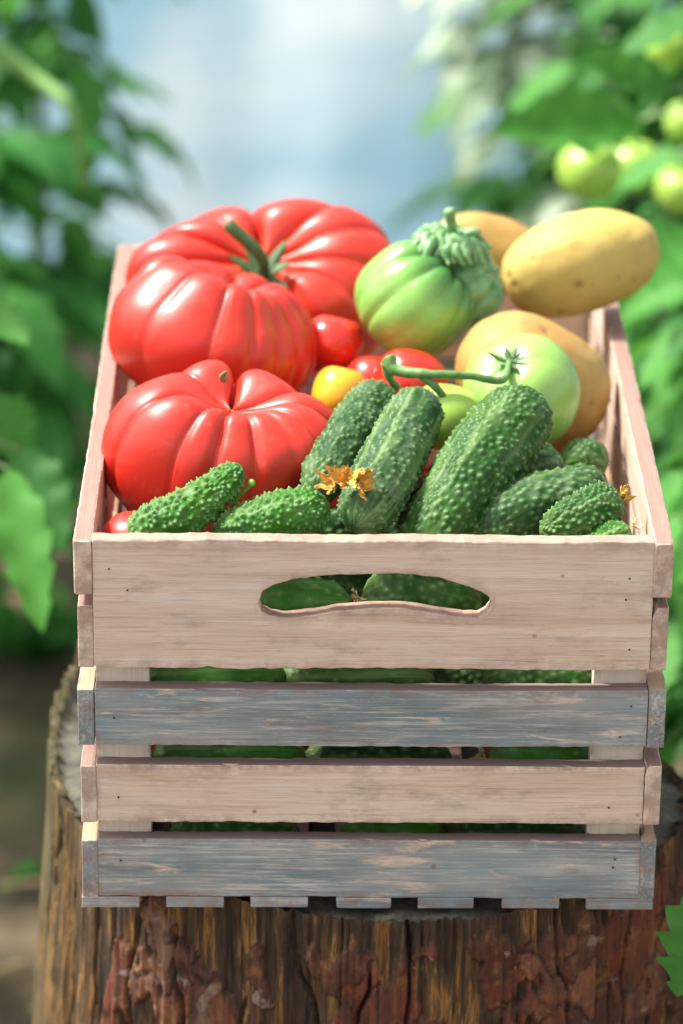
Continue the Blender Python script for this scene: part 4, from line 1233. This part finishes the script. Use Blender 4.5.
def plant(label, foot, top, seed, leaves=24, size=0.07, length=0.16, mat='mid', h0=0.1, h1=1.0, fruits=(), group='tomato plants around the crate', stem_r=0.008, name='tomato_plant', az=None, stake=False, droop=.6, tiltz=0.35, extra=(), shoots=()):
    rg = random.Random(seed)
    foot = np.array(foot, float); top = np.array(top, float)
    o = thing(name, label, 'plant', tuple(foot), group)
    mid = (foot + top) / 2 + np.array([rg.uniform(-.04, .04), rg.uniform(-.04, .04), 0])
    pts = [foot, mid, top]
    V, F = tube(pts, [stem_r, stem_r * .8, stem_r * .45], 10, 40, rough=0.0006)
    child(o, 'stem', V, F, M_VINE)
    C = catmull(pts, 60)
    la, sa = Acc(), Acc()
    for i in range(leaves):
        f = h0 + (h1 - h0) * (i + rg.random()) / leaves
        p = C[min(59, int(f * 59))]
        a = rg.uniform(0, 6.28) if az is None else rg.uniform(*az)
        d = (math.cos(a), math.sin(a), rg.uniform(-.1, tiltz))
        compound_leaf(la, sa, p, d, length * rg.uniform(.6, 1.2), rg, size * rg.uniform(.75, 1.2), droop=droop * rg.uniform(.4, 1.4))
    for (b_, e_, w_) in extra:
        b_ = np.array(b_); e_ = np.array(e_)
        leaflet(la, b_, e_ - b_, np.array([0.1, -0.8, 0.6]), float(np.linalg.norm(e_ - b_)), w_, rg, serr=.3, n=30, droop=.12, lob=5)
        q = C[np.argmin(np.linalg.norm(C - b_, axis=1))]
        V, F = tube([q, (q + b_) / 2 + [0, 0, .02], b_], [.002, .0012], 6, 10); sa.add(V, F, .5)
    for pth in shoots:
        V, F = tube(pth, [.007, .006, .004], 8, 20, rough=.0004); child(o, 'side_shoot', V, F, M_SHOOT)
    la.build('foliage', LEAF[mat] , root=o)
    sa.build('petioles', M_VINE, root=o)
    for (c, r_, mk) in fruits:
        V, F, pole, Mx, _ = beefsteak(c, (0.1, -.1, 1), (r_, r_, r_ * .88), 6, seed=seed + 3, dimple=.15, depth=.06, nth=60, nph=36, lump=.02)
        fo = child(o, 'fruit', V, F, TOM[mk], attrs={'pole': pole})
        V, F = tube([np.array(c) + [0, 0, r_ * .7], np.array(c) + [0, 0, r_ * 1.4], np.array(c) + [.02, .02, r_ * 1.9]], .002, 6, 8)
        child(o, 'fruit_stalk', V, F, M_VINE)
    if stake:
        V, F = tube([foot + [.03, .01, 0], top + [.02, .01, .05]], .008, 8, 4)
        child(o, 'stake', V, F, m_plain('stake_wood', (.2, .16, .1), (.4, .33, .2), 30))
    return o
# far row, before the film wall
plant('leafy tomato plant far left against the film wall', (-0.50, 1.95, GZ), (-0.47, 1.95, 0.40), 1, 34, 0.06, 0.15, 'bright', h0=.25)
plant('dark tomato plant at the left, just behind the crate corner', (-0.345, 1.55, GZ), (-0.30, 1.60, 0.22), 2, 44, 0.052, 0.10, 'mid', h0=.2)
plant('dense tomato plant left of the film opening', (-0.50, 1.20, GZ), (-0.48, 1.15, 0.35), 3, 34, 0.060, 0.14, 'bright', h0=.3, stake=True, shoots=[[(-0.2990, 1.1000, 0.1698), (-0.2527, 1.1000, 0.1336), (-0.2188, 1.0800, 0.1095), (-0.2110, 1.1000, 0.0388)]])
plant('broad dark tomato plant low at the left beside the wooden stake', (-0.40, 1.35, GZ), (-0.38, 1.35, 0.02), 23, 36, 0.08, 0.13, 'dark', h0=.35)
plant('dusty pale leaved tomato plant in the right background', (0.29, 1.75, GZ), (0.215, 1.70, 0.38), 4, 44, 0.06, 0.13, 'pale', h0=.35)
plant('bright tomato plant behind the dusty pale one', (0.31, 2.10, GZ), (0.28, 2.10, 0.40), 5, 46, 0.08, 0.15, 'bright', h0=.2)
plant('tall dark tomato plant at the right back', (0.40, 1.95, GZ), (0.34, 1.90, 0.45), 6, 56, 0.065, 0.17, 'dark', h0=.2)
plant('fresh green tomato plant in the right middle distance', (0.38, 1.45, GZ), (0.33, 1.45, 0.18), 26, 40, 0.08, 0.13, 'mid', h0=.2)
# right, nearer, with green fruit
plant('tomato plant with hanging green fruit right of the crate', (0.46, 0.98, GZ), (0.40, 0.98, 0.52), 7, 60, 0.062, 0.16, 'mid', h0=.15,
      extra=[((0.2166, 0.9500, 0.1449), (0.1093, 0.8500, 0.1726), .030), ((0.2328, 0.9000, 0.1829), (0.1762, 0.8500, 0.2192), .02), ((0.2413, 0.8000, 0.1081), (0.1971, 0.7000, 0.1047), .03)],
      fruits=(((0.1779, 0.9200, 0.1148), .0245, 'paleg'), ((0.2184, 1.0000, 0.0932), .022, 'paleg'), ((0.2460, 0.9200, 0.0997), .020, 'paleg'), ((0.2404, 1.0000, 0.1869), .016, 'paleg'), ((0.2584, 1.0000, 0.1287), .018, 'paleg')))
plant('leafy tomato plant at the right edge beside the crate', (0.36, 0.62, GZ), (0.315, 0.64, 0.14), 8, 60, 0.055, 0.11, 'mid', h0=.1)
plant('low dark tomato plant behind the stump at the right', (0.32, 0.95, GZ), (0.29, 1.0, 0.05), 9, 34, 0.08, 0.12, 'mid', h0=.1)
plant('slender tomato plant at the right edge, nearest beside the crate', (0.33, 0.30, GZ), (0.30, 0.34, 0.00), 19, 26, 0.05, 0.08, 'mid', h0=.3)
# left, nearer
plant('tomato plant at the left edge with large drooping leaves', (-0.47, 0.72, GZ), (-0.455, 0.70, 0.34), 10, 34, 0.095, 0.12, 'mid', h0=.42,
      extra=[((-0.2247, 0.5800, 0.0235), (-0.1937, 0.5200, -0.0195), .024), ((-0.2260, 0.5000, 0.0418), (-0.2002, 0.4200, -0.0314), .020), ((-0.2559, 0.6600, 0.1012), (-0.2229, 0.6000, 0.0980), .018), ((-0.2474, 0.6200, 0.0438), (-0.2196, 0.6000, 0.0155), .022)])
# ground weeds
def weed(label, c, seed, mat='mid', n=14, s=.05):
    rg = random.Random(seed)
    o = thing('weed', label, 'weed', c, 'weeds on the soil')
    la = Acc()
    for i in range(n):
        a = rg.uniform(0, 6.28)
        leaflet(la, np.array(c), np.array([math.cos(a), math.sin(a), rg.uniform(.3, 1.2)]), np.array([0, 0, 1.0]), s * rg.uniform(.6, 1.3), s * .25, rg, n=8)
    la.build('foliage', LEAF[mat], root=o)
weed('small weed on the bare soil left of the stump', (-0.2679, 0.9571, -0.5100), 3, 'mid', 9, .022)
weed('leafy weed on the dark soil beyond the left plant', (-0.2978, 1.3807, -0.5100), 4, 'mid', 24, .07)
weed('low weed under the hanging leaves at the left', (-0.2634, 1.4253, -0.5100), 6, 'mid', 18, .06)
weed('bright weed right of the crate behind the stump', (0.3040, 1.4100, -0.5100), 7, 'bright', 24, .07)

# near leaf at the right frame edge, on a plant standing beside the stump
o = thing('tomato_plant', 'plant at the right front whose serrated leaf reaches in beside the stump', 'plant', (0.30, 0.02, GZ), 'tomato plants around the crate')
V, F = tube([(0.30, 0.02, GZ), (0.27, 0.01, -0.25), (0.235, 0.0, 0.02)], [.007, .006, .003], 9, 30, rough=.0005); child(o, 'stem', V, F, M_VINE)
la, sa = Acc(), Acc()
rg = random.Random(3)
leaflet(la, np.array((0.1732, -0.0200, 0.0264)), np.array([-0.20, -0.1, -1.0]), np.array([-0.2, -1.0, 0.15]), 0.066, 0.020, rg, serr=.45, n=60, droop=.05, fold=.15, lob=4.6)
for k in range(4):
    compound_leaf(la, sa, (0.255, 0.0, -0.12 + .05 * k), (1, rg.uniform(-.5, .5), .2), .1, rg, .05, n=14)
la.build('foliage', LEAF['bright'], root=o); sa.build('petioles', M_VINE, root=o)
